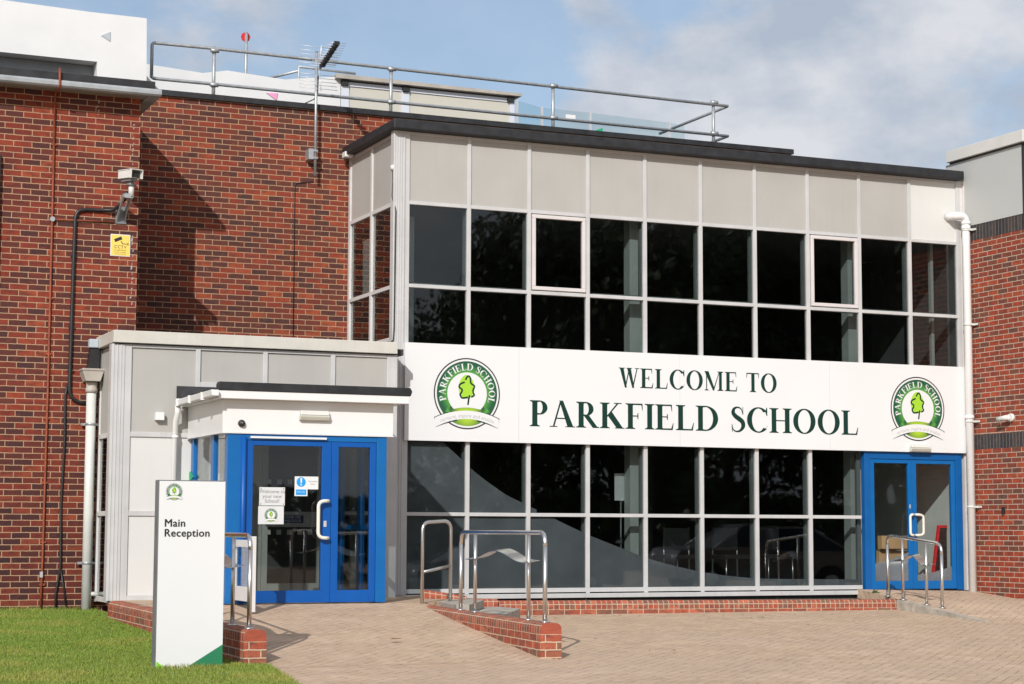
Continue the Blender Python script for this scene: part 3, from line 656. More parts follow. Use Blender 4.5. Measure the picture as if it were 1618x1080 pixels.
def bold_text(txt, size, x, y, z, d):
    vs, fs = textmesh(txt, size, spacing=1.06); m = MB()
    for k, (dx, dz) in enumerate(((0, 0), (d, 0), (-d, 0), (d * .5, d * .6), (-d * .5, -d * .6))): m.add([(x + a + dx, y - .0002 * k, z + b + dz) for a, b in vs], fs)
    return m
def disc(cx, cz, r, y, n=64):
    m = MB(); m.add([(cx + r * math.cos(2 * math.pi * k / n), y, cz + r * math.sin(2 * math.pi * k / n)) for k in range(n)], [tuple(range(n))]); return m
def emblem(cx, cz, rad, y, parent, motto=True):
    """round school crest: ring, lettering on the arc, oak leaf, ribbon"""
    d = .0012
    def T(a, b): return (cx + a * rad, cz + b * rad)
    def flat(pl, yy, m=None):
        m = m or MB(); ar = sum(pl[k][0] * pl[(k + 1) % len(pl)][1] - pl[(k + 1) % len(pl)][0] * pl[k][1] for k in range(len(pl)))
        if ar < 0: pl = pl[::-1]
        return m.add([(p[0], yy, p[1]) for p in [T(*q) for q in pl]], [tuple(range(len(pl)))])
    arc1 = lambda x: -.48 - .21 * (x / .96) ** 2       # ribbon, upper edge
    arc2 = lambda x: -.71 - .24 * (x / .93) ** 2       # ribbon, lower edge
    xr = np.linspace(-.96, .96, 25)
    root = disc(cx, cz, rad, y - d).build('emblem', 'ink_dark', parent)
    disc(cx, cz, rad * .962, y - 2 * d).build('white_ring', 'sign_white', root)
    g = MB(); n = 96; rr_ = [.02, .3, .6, .91]
    vs = [(0, 0)] + [(r_ * math.cos(2 * math.pi * k / n), r_ * math.sin(2 * math.pi * k / n)) for r_ in rr_ for k in range(n)]
    fs = [(0, 1 + k, 1 + (k + 1) % n) for k in range(n)] + [(1 + i * n + k, 1 + (i + 1) * n + k, 1 + (i + 1) * n + (k + 1) % n, 1 + i * n + (k + 1) % n) for i in range(3) for k in range(n)]
    g.add([(T(a, b)[0], y - 3 * d, T(a, b)[1]) for a, b in vs], fs)
    g.uv = [(a, b) if abs(b) < .35 or b > 0 or abs(a) > .62 else (a * .75, (b + .60) * .75) for a, b in vs]
    g.build('green_band', 'emblem_green', root)
    cl = [(.595 * math.cos(t), .595 * math.sin(t)) for t in np.linspace(0, 2 * math.pi, 90)]
    cl = [(a, max(b, -.39 - .05 * (a / .4) ** 2)) for a, b in cl]
    flat(cl[:-1], y - 4 * d).build('white_disc', 'sign_white', root)
    rib = [(x, arc1(x)) for x in xr] + [(.80, -.80), (.93, -.95)] + [(x, arc2(x)) for x in xr[::-1] if abs(x) < .93] + [(-.93, -.95), (-.80, -.80)]
    for s_ in (-1, 1):
        sh = MB()   # dark lines along the ribbon edges
        pl = [(s_ * x, arc2(x) - .035 * (1 - (x - .25) ** 2 / .5)) for x in np.linspace(.30, .93, 8)] + [(s_ * x, arc2(x) + .02) for x in np.linspace(.93, .30, 8)]; flat(pl, y - 4.5 * d, sh)
        pl = [(s_ * x, arc1(x) + .022) for x in np.linspace(.55, .98, 8)] + [(s_ * x, arc1(x) - .02) for x in np.linspace(.98, .55, 8)]; flat(pl, y - 4.5 * d, sh)
        sh.build('ribbon_edge', 'letter_green', root)
    half = [(x, arc1(x)) for x in xr]; low = [(x, arc2(x)) for x in xr * .969]
    m = MB(); vs = [(T(*p)[0], y - 5 * d, T(*p)[1]) for p in half + low]; k_ = len(half)
    m.add(vs, [(i, i + k_, i + 1 + k_, i + 1) for i in range(k_ - 1)]); m.build('ribbon', 'sign_white', root)
    egg = []
    for t in np.linspace(0, 2 * math.pi, 40)[:-1]:
        a, b = math.cos(t), math.sin(t); egg.append((-.02 + .245 * a * (1 - .18 * max(0, b)), .19 + .335 * b))
    flat(egg, y - 4.6 * d).build('leaf', 'leaf_lime', root)
    zc = lambda p: [((a - 480) / 440, (512 - b) / 472) for a, b in p]
    ol = MB()
    for pts in ([(457, 332), (478, 290), (502, 280), (522, 312), (524, 358), (540, 384), (577, 410), (558, 462), (560, 500), (574, 532), (532, 556)], [(447, 360), (388, 390), (374, 430), (412, 460), (404, 500), (386, 522), (412, 571), (490, 560)], [(512, 532), (500, 590), (490, 662)]):
        for k2, (_, q) in enumerate(stroke(zc(pts), [.05] * len(pts), 26)): flat(q, y - 5.4 * d - .00004 * (k2 % 2), ol)
    ol.build('leaf_outline', 'letter_green', root)
    def arcmap(u, v):
        a = R(197 - 217 * u); r_ = .655 + .19 * v; return T(r_ * math.cos(a), r_ * math.sin(a))
    letters_mb('PARKFIELD SCHOOL', arcmap, y - 4 * d, .07).build('lettering', 'sign_white', root)
    if motto:
        vs, fs = textmesh('nurture, inspire and enable', .155, shear=.25); wd = max(v[0] for v in vs)
        m = MB()
        def mm(a, b):
            x = (a / wd - .5) * 1.62; return T(x, -.665 - .225 * (x / .95) ** 2 + b)
        m.add([(mm(a, b)[0], y - 5.8 * d, mm(a, b)[1]) for a, b in vs], fs); m.build('motto', 'motto_grey', root)
    return root

# ------------------------------------------------------------------ welcome sign
S = thing('welcome_sign', 'long white WELCOME TO PARKFIELD SCHOOL sign across the glazed block', 'sign', (4.4, -.06, 1.97))
m = MB(); joints = [-.035, 1.60, 4.05, 6.5, 8.92]
for a, b in zip(joints[:-1], joints[1:]): m.box(a, b - (.003 if b < 8.9 else 0), -.06, -.002, 1.968, 3.255)
m.build('board', 'sign_white', S)
letters_mb('WELCOME TO', lambda u, v: (3.09 + u * 2.53, 2.765 + v * .272), -.0615, .045).build('lettering', 'letter_green', S)
letters_mb('PARKFIELD SCHOOL', lambda u, v: (1.755 + u * 5.235, 2.195 + v * .352), -.0615, .035).build('lettering', 'letter_green', S)
emblem(.845, 2.605, .475, -.0605, S); emblem(8.02, 2.605, .475, -.0605, S)

# ------------------------------------------------------------------ annexe
YN = -.53
An = thing('entrance_annexe', 'single storey grey panelled annexe with pale coping left of the glazed block', 'building', (-2.2, YN, -.1))
m = MB()
for x0_, x1_ in ((-3.82, -3.735), (-2.945, -2.885), (-2.09, -2.03), (-1.205, -1.145), (-.45, -.31)):
    full = x0_ < -3 or x0_ > -.5
    m.box(x0_, x1_, YN, YN + .06, -.06 if full else 2.40, 3.035)
bays = ((-3.734, -2.946), (-2.884, -2.091), (-2.029, -1.206), (-1.144, -.451))
for i, (a, b) in enumerate(bays):
    m.box(a, b, YN + .001, YN + .06, 2.995, 3.034)
    if i == 0:
        for z in (1.94, .985, -.03): m.box(a, b, YN + .001, YN + .06, z - .03, z + .03)
    else: m.box(a, b, YN + .001, YN + .06, 2.535, 2.60)
m.box(-1.05, -.451, YN + .001, YN + .06, 2.05, 2.09); m.box(-1.05, -.451, YN + .001, YN + .06, .985, 1.03); m.box(-1.05, -.451, YN + .001, YN + .06, -.05, .02)
m.build('curtain_wall_frame', 'white_frame', An, bev=.004)
m = MB(); m.box(-3.985, -3.822, YN - .008, YN + .14, -.06, 3.03)
for k in range(3): m.box(-3.965 + k * .045, -3.95 + k * .045, YN - .014, YN - .0081, -.06, 3.03)
m.build('corner_post', 'white_frame', An, bev=.003)
for i, (a, b) in enumerate(bays): box(a, b, YN + .025, YN + .055, 1.971 if i == 0 else 2.601, 2.994).build('panel', 'grey_panel', An)
for z0, z1 in ((1.016, 1.909), (.001, .954)): box(-3.734, -2.946, YN + .02, YN + .055, z0, z1).build('panel', 'white_panel', An)
m = MB(); m.box(-2.945, -2.62, YN + .005, YN + .055, -.05, 2.3); m.build('panel', 'white_panel', An)
box(-1.05, -.451, YN + .02, YN + .05, 2.091, 2.49).build('panel', 'coping', An)
for z0, z1 in ((.021, .984), (1.031, 2.049)): box(-1.04, -.451, YN + .03, YN + .036, z0, z1).build('window_pane', 'glass', An)
box(-3.93, -.46, YN - .02, YN + .05, -.13, -.061).build('sill', 'white_frame', An)
# left return with its narrow window
m = MB(); xl = -3.93
m.box(xl, xl + .05, .40, .482, -.1, 3.03); m.box(xl, xl + .05, YN + .141, YN + .21, -.1, 3.03)
for z in (1.94, .985, -.06): m.box(xl + .001, xl + .05, YN + .211, .399, z - .03, z + .03)
m.build('return_frame', 'return_frame', An, bev=.003)
box(xl + .02, xl + .045, YN + .211, .399, 1.971, 3.03).build('panel', 'grey_panel', An)
for z0, z1 in ((1.016, 1.909), (-.029, .954)): box(xl + .025, xl + .031, YN + .211, .399, z0, z1).build('window_pane', 'glass', An)
m = MB(); m.prism([(-3.975, YN - .055), (-.33, YN - .055), (-.33, YN + .08), (-3.85, YN + .08), (-3.85, .483), (-3.975, .483)], (3.045, 3.195), 'z'); m.build('coping', 'coping', An, bev=.006)
box(-3.84, -.20, YN + .081, 2.08, 3.04, 3.12).build('roof', 'roof_felt', An)
m = MB(); m.box(-3.95, -.34, YN - .03, YN + .06, 3.0345, 3.0449); m.build('flashing', 'ink_dark', An)
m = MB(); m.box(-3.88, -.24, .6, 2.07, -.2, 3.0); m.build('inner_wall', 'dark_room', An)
# inner lobby doors behind the porch
m = MB(); yI = YN + .07
for x0_, x1_, z0, z1 in ((-2.62, -2.56, -.05, 2.1), (-2.20, -2.06, -.05, 2.1), (-2.055, -1.98, -.05, 2.1), (-1.33, -1.25, -.05, 2.1), (-2.559, -2.201, .0, .12), (-1.979, -1.331, .0, .13), (-2.559, -2.201, .83, 1.02), (-1.979, -1.331, .83, 1.02), (-2.559, -2.201, 1.98, 2.1), (-1.979, -1.331, 1.98, 2.1)):
    m.box(x0_, x1_, yI, yI + .05, z0, z1)
inn = m.build('inner_door', 'door_grey', An)
m = MB()
for z in (.735, 1.36):
    for k in range(9): m.box(-2.54 + k * .135, -2.54 + k * .135 + .058, yI - .004, yI - .002, z, z + .06)
m.build('manifestation', 'door_grey', inn)
box(-1.80, -1.52, yI - .006, yI - .001, .88, .975).build('door_label', 'label_navy', inn)
flat_text('PLEASE USE', .045, -1.785, yI - .008, .937).build('label_text', 'paper', inn); flat_text('THIS DOOR', .045, -1.785, yI - .008, .892).build('label_text', 'paper', inn)

# ------------------------------------------------------------------ porch
YP = -2.17
Po = thing('entrance_porch', 'flat roofed porch with blue framed glass doors under white fascia', 'porch', (-2, YP, -.06))
m = MB(); m.box(-3.13, -.795, -2.249, YN - .032, 2.375, 2.392); m.prism([(-3.13, 2.375), (-.795, 2.375), (-.775, 2.43), (-.80, 2.475), (-3.12, 2.475), (-3.135, 2.44)], (-2.345, -2.25)); m.box(-.89, -.79, -2.2495, YN - .032, 2.393, 2.465); m.build('roof', 'black_felt', Po, bev=.008)
box(-3.18, -.455, YN - .03, YN - .003, 2.376, 2.54).build('flashing', 'roof_felt', Po)
m = MB(); m.box(-3.12, -.815, -2.335, YN - .002, 2.285, 2.3745); m.build('fascia', 'upvc_white', Po, bev=.004)
m = MB(); m.box(-3.03, -.955, YP - .012, YN - .002, 1.905, 2.2845); m.build('frieze', 'upvc_white', Po, bev=.004)
m = MB(); m.box(-3.04, -.945, YP - .02, YN - .002, 1.895, 1.904); m.build('soffit', 'upvc_white', Po)
m = MB(); m.box(-2.965, -2.80, YP, YP + .12, -.05, 1.894); m.box(-1.155, -1.03, YP, YP + .12, -.05, 1.894); m.box(-2.799, -1.156, YP + .003, YP + .10, 1.825, 1.894); m.build('door_frame', 'blue_frame', Po, bev=.004)
m = MB(); m.tube([(-2.775, YP - .012, -.05), (-2.775, YP - .012, 1.86)], .03, 10); m.build('finger_guard', 'blue_paint', Po)
for k, (x0_, x1_) in enumerate(((-2.742, -1.712), (-1.708, -1.158))):
    m = MB(); a, b = (.095, .115) if k == 0 else (.095, .075)
    m.box(x0_, x0_ + a * (.9 if k == 0 else .9), YP + .01, YP + .07, -.045, 1.822); m.box(x1_ - b, x1_, YP + .01, YP + .07, -.045, 1.822); m.box(x0_ + a * .9, x1_ - b, YP + .01, YP + .07, 1.765, 1.822); m.box(x0_ + a * .9, x1_ - b, YP + .01, YP + .07, -.045, .095)
    d = m.build('door', 'blue_paint', Po, bev=.004)
    box(x0_ + a * .9, x1_ - b, YP + .035, YP + .041, .095, 1.765).build('pane', 'glass', d)
    if k == 0:
        hx = -1.885
        pts = [(-1.765, YP + .012, 1.13), (-1.765, YP - .05, 1.13)] + bend((-1.80, YP - .06, 1.13), (hx, YP - .06, 1.13), (hx, YP - .06, 1.06)) + bend((hx, YP - .06, .77), (hx, YP - .06, .70), (-1.80, YP - .06, .70)) + [(-1.765, YP - .05, .70), (-1.765, YP + .012, .70)]
        MB().tube(pts, .021, 10).build('handle', 'handle_cream', d)
        box(-1.80, -1.765, YP + .003, YP + .0095, .83, .90).build('lock', 'alu', d)
box(-2.70, -1.785, YP - .03, YP + .001, 1.845, 1.868).build('drip_bar', 'upvc_white', Po)
# side glazing towards the lawn
m = MB()
for y0_, y1_ in ((-.66, -.54), (-1.62, -1.50)): m.box(-2.985, -2.925, y0_, y1_, -.05, 1.894)
m.box(-2.98, -2.93, -1.499, -.661, -.05, .05); m.box(-2.98, -2.93, YP + .121, -1.621, -.05, .05); m.build('side_frame', 'blue_frame', Po, bev=.003)
for y0_, y1_ in ((-1.499, -.661), (YP + .121, -1.621)): box(-2.958, -2.952, y0_, y1_, .05, 1.894).build('side_pane', 'glass_clear', Po)
for y0_, y1_ in ((-1.42, -1.30), (-.66, -.54)): box(-1.10, -1.04, y0_, y1_, -.05, 1.894).build('side_frame', 'blue_frame', Po, bev=.003)
for y0_, y1_ in ((YP + .121, -1.421), (-1.299, -.661)):
    m = MB(); m.box(-1.095, -1.045, y0_, y1_, -.05, .06); m.box(-1.095, -1.045, y0_, y1_, .80, .86); m.build('side_frame', 'blue_frame', Po); box(-1.073, -1.067, y0_, y1_, .861, 1.894).build('side_pane', 'glass', Po); box(-1.073, -1.067, y0_, y1_, .061, .799).build('side_pane', 'glass', Po)
# gutter and its downpipe
gp = [(-.045, 0), (-.05, .055), (-.038, .075), (.03, .075), (.03, 0)]
m = MB(); gx = -3.165
m.hexa([(gx - .05, -2.40, 2.305), (gx + .03, -2.40, 2.305), (gx + .03, -.66, 2.29), (gx - .05, -.66, 2.29)], [(gx - .062, -2.40, 2.375), (gx + .03, -2.40, 2.375), (gx + .03, -.66, 2.36), (gx - .062, -.66, 2.36)])
gu = m.build('gutter', 'upvc_white', Po, bev=.008)
for y in (-1.95, -1.35, -.75): box(gx - .072, gx + .025, y - .02, y + .02, 2.283, 2.372).build('gutter_bracket', 'upvc_white', gu)
dpx = -3.20
m = MB(); m.tube([(dpx, -.70, 2.30), (dpx, -.70, 2.20), (dpx + .0, -.60, 2.10), (dpx, -.60, -.1)], .034, 10); m.tube([(dpx, -.60, 1.90), (dpx, -.60, 1.93)], .041, 10); m.build('downpipe', 'upvc_white', Po)
o = MB().prism([(-.70, 1.43), (-.55, 1.50), (-.42, 1.44), (-.55, 1.375)], (-2.997, -2.986), 'x').build('exit_sticker', 'green_mark', Po)
# guard screen beside the automatic door
Bs = thing('door_guard_screen', 'white framed glass guard screen jutting out beside the blue porch door', 'screen', (-2.9, -2.5, -.08))
m = MB(); m.box(-2.905, -2.84, -3.0, -2.93, -.11, .72); m.box(-2.895, -2.85, -2.929, -2.20, .60, .68); m.box(-2.895, -2.85, -2.929, -2.20, .0, .16); m.box(-2.895, -2.85, -2.25, -2.18, .16, .60); m.build('frame', 'white_frame_clean', Bs, bev=.003)
box(-2.875, -2.869, -2.929, -2.25, .16, .60).build('pane', 'glass_clear', Bs)

# signs on the porch door glass
Nw = thing('notice', 'white Welcome to your new School notice on the porch door glass', 'sign', (-2.42, YP + .03, 1.07))
box(-2.572, -2.268, YP + .024, YP + .033, 1.073, 1.283).build('plate', 'paper', Nw)
for i, tx in enumerate(('Welcome to', 'your new', 'School!')):
    vs, fs = textmesh(tx, .060, align='CENTER'); MB().add([(-2.42 + a, YP + .0225, 1.215 - i * .055 + b) for a, b in vs], fs).build('lettering', 'camera_grey', Nw)
for a in (-2.555, -2.285):
    for b in (1.09, 1.265): MB().lathe([(.006, -.002), (.006, .0)], (a, YP + .0235, b), 8, 'y').build('screw', 'ink_dark', Nw)
Nc = thing('notice', 'white notice with the round green school crest below the welcome notice', 'sign', (-2.43, YP + .03, .86))
box(-2.582, -2.278, YP + .024, YP + .033, .858, 1.066).build('plate', 'paper', Nc); emblem(-2.43, .962, .078, YP + .0238, Nc, False)
Nb = thing('notice', 'blue and white automatic door keep clear sticker on the porch door glass', 'sign', (-2.0, YP + .03, 1.2))
m = MB(); m.box(-2.15, -1.995, YP + .026, YP + .033, 1.185, 1.413); m.box(-1.9945, -1.865, YP + .026, YP + .033, 1.265, 1.413); m.build('plate', 'sign_white', Nb)
disc(-2.073, 1.348, .056, YP + .0248).build('symbol', 'sign_blue', Nb)
m = MB(); m.add([(-2.085, YP + .0236, 1.392), (-2.061, YP + .0236, 1.392), (-2.066, YP + .0236, 1.333), (-2.080, YP + .0236, 1.333)], [(3, 2, 1, 0)]); m.v += disc(-2.073, 1.315, .009, YP + .0236, 12).v; m.f.append(tuple(range(4, 16))); m.sm.append(False); m.mi.append(0); m.build('exclamation_mark', 'sign_white', Nb)
box(-2.135, -2.01, YP + .0245, YP + .0258, 1.198, 1.262).build('band', 'sign_blue', Nb)
flat_text('Automatic', .026, -1.985, YP + .0245, 1.350).build('lettering', 'camera_grey', Nb); flat_text('Door', .026, -1.96, YP + .0245, 1.318).build('lettering', 'camera_grey', Nb)
vs, fs = textmesh('Keep clear', .022, align='CENTER'); MB().add([(-2.0725 + a, YP + .0235, 1.228 + b) for a, b in vs], fs).build('lettering', 'sign_white', Nb)

# lamps, sensors
def bulkhead(cx, y, z0, z1, w_, label):
    o = thing('bulkhead_light', label, 'light', (cx, y, z0))
    h = z1 - z0
    MB().prism([(y, z0), (y - .05, z0), (y - .075, z0 + h * .35), (y - .075, z0 + h * .5), (y, z0 + h * .5)], (cx - w_ / 2, cx + w_ / 2), 'x').build('base', 'light_lens', o, bev=.006)
    MB().prism([(y, z0 + h * .53), (y - .07, z0 + h * .53), (y - .06, z1 - .01), (y - .04, z1), (y, z1)], (cx - w_ / 2 + .008, cx + w_ / 2 - .008), 'x').build('lens', 'camera_white', o, bev=.006)
bulkhead(-1.945, YP - .0125, 2.065, 2.18, .36, 'slim white bulkhead light on the porch frieze above the blue door')
bulkhead(8.03, -.0605, 1.972, 2.085, .345, 'slim bulkhead light under the right hand crest above the blue double door')
o = thing('door_sensor', 'small black oval door sensor on the white porch frieze', 'sensor', (-2.81, YP - .02, 2.0))
MB().lathe([(.002, -.05), (.03, -.045), (.042, -.02), (.042, .0)], (-2.81, YP - .0125, 2.01), 18, 'y').build('body', 'black_plastic', o); MB().lathe([(.006, -.054), (.009, -.049)], (-2.81, YP - .013, 2.015), 10, 'y').build('lens', 'steel', o)
o = box(-3.44, -3.335, YN - .06, YN + .024, 2.115, 2.21).build('junction_box', 'upvc_white', base=(-3.39, YN, 2.16), bev=.006); tag(o, 'small square white box on the grey annexe panel', 'box')

# ------------------------------------------------------------------ reception totem
To = thing('reception_sign', 'tall white Main Reception totem sign standing on the lawn', 'sign', (-4.5, -6.75, -.45))
zb = zf(-6.75) + .0
box(-4.8, -4.2, -6.75, -6.62, zb, 1.222).build('panel', 'sign_white', To, bev=.003)
box(-4.808, -4.8015, -6.747, -6.615, zb, 1.224).build('edge_trim', 'camera_grey', To); box(-4.808, -4.196, -6.745, -6.617, 1.2245, 1.231).build('top_trim', 'camera_grey', To)
emblem(-4.668, 1.127, .074, -6.7512, To, False)
for i, tx in enumerate(('Main', 'Reception')): bold_text(tx, .096, -4.752, -6.7522, .818 - i * .088, .0026).build('lettering', 'ink_dark', To)
m = MB(); m.prism([(-4.797, zb), (-4.68, zb), (-4.797, -.365)], (-6.7525, -6.7512)); m.build('corner_stripe', 'bright_green', To)
m = MB(); m.prism([(-4.565, zb), (-4.2015, zb), (-4.2015, -.228)], (-6.7525, -6.7512)); m.build('corner_stripe', 'deep_green', To)

# ------------------------------------------------------------------ brick garden walls
def gwall(name, label, A_, B_, zt, z0, z1, wd=.215, cap=.105, endcap=True):
    """low brick wall from A_ to B_ with a rowlock coping; top zt(t), base z0 (at A) to z1 (at B)"""
    o = thing(name, label, 'wall', (A_[0], A_[1], z0)); a, b = Vector((*A_, 0)), Vector((*B_, 0)); d = (b - a); ln = d.length; d.normalize(); n_ = Vector((d.y, -d.x, 0)) * wd / 2
    k = 10
    def ringp(t, z, e=0): p = a + d * ln * t; q = n_ * (1 + e); return [p - q, p + q], z
    body, cp = MB(), MB(); ub, uc = [], []
    for i in range(k):
        t0, t1 = i / k, (i + 1) / k
        P0, P1 = a + d * ln * t0, a + d * ln * t1
        Z0, Z1 = zt(t0), zt(t1); B0, B1 = z0 + (z1 - z0) * t0 - .25, z0 + (z1 - z0) * t1 - .25
        for s_ in (-1, 1):
            q = n_ * s_; f = [(P0 + q), (P1 + q)]
            body.add([(f[0].x, f[0].y, B0), (f[1].x, f[1].y, B1), (f[1].x, f[1].y, Z1 - cap), (f[0].x, f[0].y, Z0 - cap)], [(0, 1, 2, 3) if s_ > 0 else (3, 2, 1, 0)])
            ub += [(t0 * ln, B0 - Z0 + cap), (t1 * ln, B1 - Z1 + cap), (t1 * ln, 0), (t0 * ln, 0)]
        prof = [(-1, -cap), (-1, -.055), (-.95, -.03), (-.80, -.010), (-.58, 0), (.58, 0), (.80, -.010), (.95, -.03), (1, -.055), (1, -cap)]
        arc = [0]
        for u_ in range(1, len(prof)): arc.append(arc[-1] + math.hypot((prof[u_][0] - prof[u_ - 1][0]) * wd / 2, prof[u_][1] - prof[u_ - 1][1]))
        for u_ in range(len(prof) - 1):
            (ca, za), (cb_, zb_) = prof[u_], prof[u_ + 1]
            pts = [P0 + n_ * ca, P1 + n_ * ca, P1 + n_ * cb_, P0 + n_ * cb_]
            cp.add([(pts[0].x, pts[0].y, Z0 + za), (pts[1].x, pts[1].y, Z1 + za), (pts[2].x, pts[2].y, Z1 + zb_), (pts[3].x, pts[3].y, Z0 + zb_)], [(3, 2, 1, 0)], u_ in (1, 2, 3, 5, 6, 7))
            uc += [(t0 * ln, arc[u_] + .005), (t1 * ln, arc[u_] + .005), (t1 * ln, arc[u_ + 1] + .005), (t0 * ln, arc[u_ + 1] + .005)]
    for e, t in ((0, 0), (1, 1)):
        p = a + d * ln * t; Z = zt(t); Bz = (z0, z1)[e] - .25
        body.add([(p - n_)[:2] + (Bz,), (p + n_)[:2] + (Bz,), (p + n_)[:2] + (Z - cap,), (p - n_)[:2] + (Z - cap,)], [(0, 1, 2, 3)]); ub += [(.06, Bz - Z + cap), (.06 + wd, Bz - Z + cap), (.06 + wd, 0), (.06, 0)]
        vs = [((p + n_ * c_).x, (p + n_ * c_).y, Z + z_) for c_, z_ in prof]; cp.add(vs, [tuple(range(len(vs)))]); uc += [(.02 + .05 * (c_ * .5 + .5), .02 + z_ + cap) for c_, z_ in prof]
    body.uv = ub; cp.uv = uc
    body.build('wall', 'garden_brick', o); cp.build('coping', 'rowlock_brick', o); return o
gwall('garden_wall', 'brick ramp wall with stainless rail running out from the steps', (-.52, -2.0), (-.905, -6.6), lambda t: -.085 - .015 * t, -.09, -.43)
gwall('garden_wall', 'brick wall between the lawn and the ramp behind the totem sign', (-3.935, -.95), (-3.83, -6.5), lambda t: -.045 - .075 * t, -.26, -.46)
gwall('brick_kerb', 'long low brick kerb along the foot of the glazed block', (.80, -1.21), (6.86, -1.21), lambda t: -.085 - .045 * t, -.245, -.27, wd=.18, cap=.11)
gwall('brick_kerb', 'short sloping brick kerb at the top of the steps, mossy at its left end', (-.12, -1.02), (.40, -1.16), lambda t: .055 - .075 * t, -.07, -.1, wd=.2, cap=.11)
gwall('brick_kerb', 'single brick kerb block halfway down the steps', (.42, -1.19), (.785, -1.205), lambda t: -.052 - .01 * t, -.15, -.2, wd=.2, cap=.11)
# steps down from the landing, concrete kerb of the side ramp
def stepslab(label, pts, z, th):
    m = MB(); m.prism(pts, (z - th, z), 'z'); o = m.build('step', 'concrete', base=(pts[0][0], pts[0][1], z - th), bev=.006); tag(o, label, 'step', 'concrete steps beside the landing')
stepslab('upper concrete step between the ramp wall and the brick kerb', [(-.48, -3.05), (-.36, -3.15), (.40, -1.75), (.40, -1.28), (-.30, -2.0)], -.052, .2)
stepslab('lower concrete step between the ramp wall and the brick kerb', [(-.40, -3.75), (-.28, -3.85), (.80, -1.95), (.80, -1.32), (.405, -1.31), (.405, -1.76), (-.35, -3.15)], -.155, .3)
m = MB(); m.hexa([(6.70, -1.36, -.34), (6.81, -1.36, -.34), (6.66, -3.5, -.42), (6.58, -3.5, -.42)], [(6.70, -1.36, -.135), (6.81, -1.36, -.135), (6.66, -3.5, zf(-3.5) + .006), (6.58, -3.5, zf(-3.5) + .006)])
tag(m.build('concrete_kerb', 'concrete', base=(6.7, -2.4, -.3)), 'tapering concrete kerb along the right hand ramp', 'kerb')

# ------------------------------------------------------------------ stainless rails
def rail(label, posts, ztop, wave, group='stainless handrails', r=.0225):
    """posts: four (x,y,z) feet in order; outer two bend into the top rail, inner two hold the wavy rest"""
    p = [Vector(q) for q in posts]; o = thing('handrail', label, 'handrail', tuple(p[0]), group)
    z0, z3 = ztop(0), ztop(1); d = (p[3] - p[0]); d.z = 0; ln = d.length; d.normalize()
    T0, T3 = Vector((p[0].x, p[0].y, z0)), Vector((p[3].x, p[3].y, z3)); al = (T3 - T0).normalized(); c = .13
    path = [T0 - Vector((0, 0, c))] + bend(T0 - Vector((0, 0, c)), T0, T0 + al * c, 8)[1:] + bend(T3 - al * c, T3, T3 - Vector((0, 0, c)), 8)
    MB().tube(path, r, 12).build('top_rail', 'steel_polished', o)
    for i, q in enumerate(p):
        t = ((q - p[0]).dot(d)) / ln; zt_ = (z0 + (z3 - z0) * t) - (c if i in (0, 3) else .01)
        k = MB().tube([q, (q.x, q.y, zt_)], r * (1 if i in (0, 3) else .9), 12).build('post', 'steel', o)
        MB().lathe([(.052, 0), (.052, .008), (.03, .014)], (q.x, q.y, q.z), 18).build('base_plate', 'steel', k)
    # wavy leaning rest
    a, b = p[1], p[2]; L_ = (b - a).length; nrm = Vector((d.y, -d.x, 0)) * wave[1]; m = MB(); n = 28; vs = []
    for i in range(n + 1):
        u = -.14 + (L_ + .28) * i / n; q = a + d * u; t = min(1, max(0, u / L_)); zz = a.z + (b.z - a.z) * t + wave[0] + (.105 * math.sin(math.pi * t) ** 2 if 0 < u < L_ else 0) * (1 if 1 else 0)
        for s_ in (-1, 1): vs.append((q.x + nrm.x * s_, q.y + nrm.y * s_, zz - .012 * s_))
    up_ = [(x, y, z + .006) for x, y, z in vs]; q4 = [(2 * i, 2 * i + 1, 2 * i + 3, 2 * i + 2) for i in range(n)]
    m.add(up_, [f[::-1] for f in q4], True); m.add(vs, q4, True); N_ = len(vs)
    m.add(vs + up_, [(2 * i, 2 * i + 2, N_ + 2 * i + 2, N_ + 2 * i) for i in range(n)] + [(2 * i + 1, N_ + 2 * i + 1, N_ + 2 * i + 3, 2 * i + 3) for i in range(n)] + [(0, 1, N_ + 1, N_), (2 * n, N_ + 2 * n, N_ + 2 * n + 1, 2 * n + 1)])
    m.build('leaning_rest', 'steel_polished', o); return o
def onmid(y): t = (-y - 2.0) / 4.6; return (-.52 - .385 * t, y, -.085 - .015 * t)
rail('stainless handrail with wavy rest on the brick ramp wall by the steps', [onmid(-3.62), onmid(-4.15), onmid(-5.93), onmid(-6.42)], lambda t: .775, (.58, .07))
def onleft(y): t = (-y - .95) / 5.55; return (-3.935 + .105 * t, y, -.045 - .075 * t)
rail('stainless handrail with wavy rest on the wall behind the totem sign', [onleft(-3.9), onleft(-4.4), onleft(-5.75), onleft(-6.3)], lambda t: .75 - .01 * t, (.55, .07))
rail('short stainless handrail with wavy rest in front of the right blue door', [(6.85, -.94, -.10), (6.85, -1.30, -.135), (6.85, -1.85, -.185), (6.85, -2.2, -.215)], lambda t: .755 - .115 * t, (.54, .06))
Hh = thing('hoop_rail', 'stainless hoop rail with middle bar at the head of the steps', 'handrail', (-.6, -2.3, -.085), 'stainless handrails')
a, b = Vector((-.60, -2.25, -.085)), Vector((-.16, -2.05, -.06)); zt_ = .885
MB().tube([a] + bend((a.x, a.y, zt_ - .1), (a.x, a.y, zt_), a + (b - a) * .22 + Vector((0, 0, zt_ - a.z))) + bend(a + (b - a) * .78 + Vector((0, 0, zt_ - a.z)), (b.x, b.y, zt_ + .015), (b.x, b.y, zt_ - .09)) + [b], .0215, 12).build('hoop', 'steel', Hh)
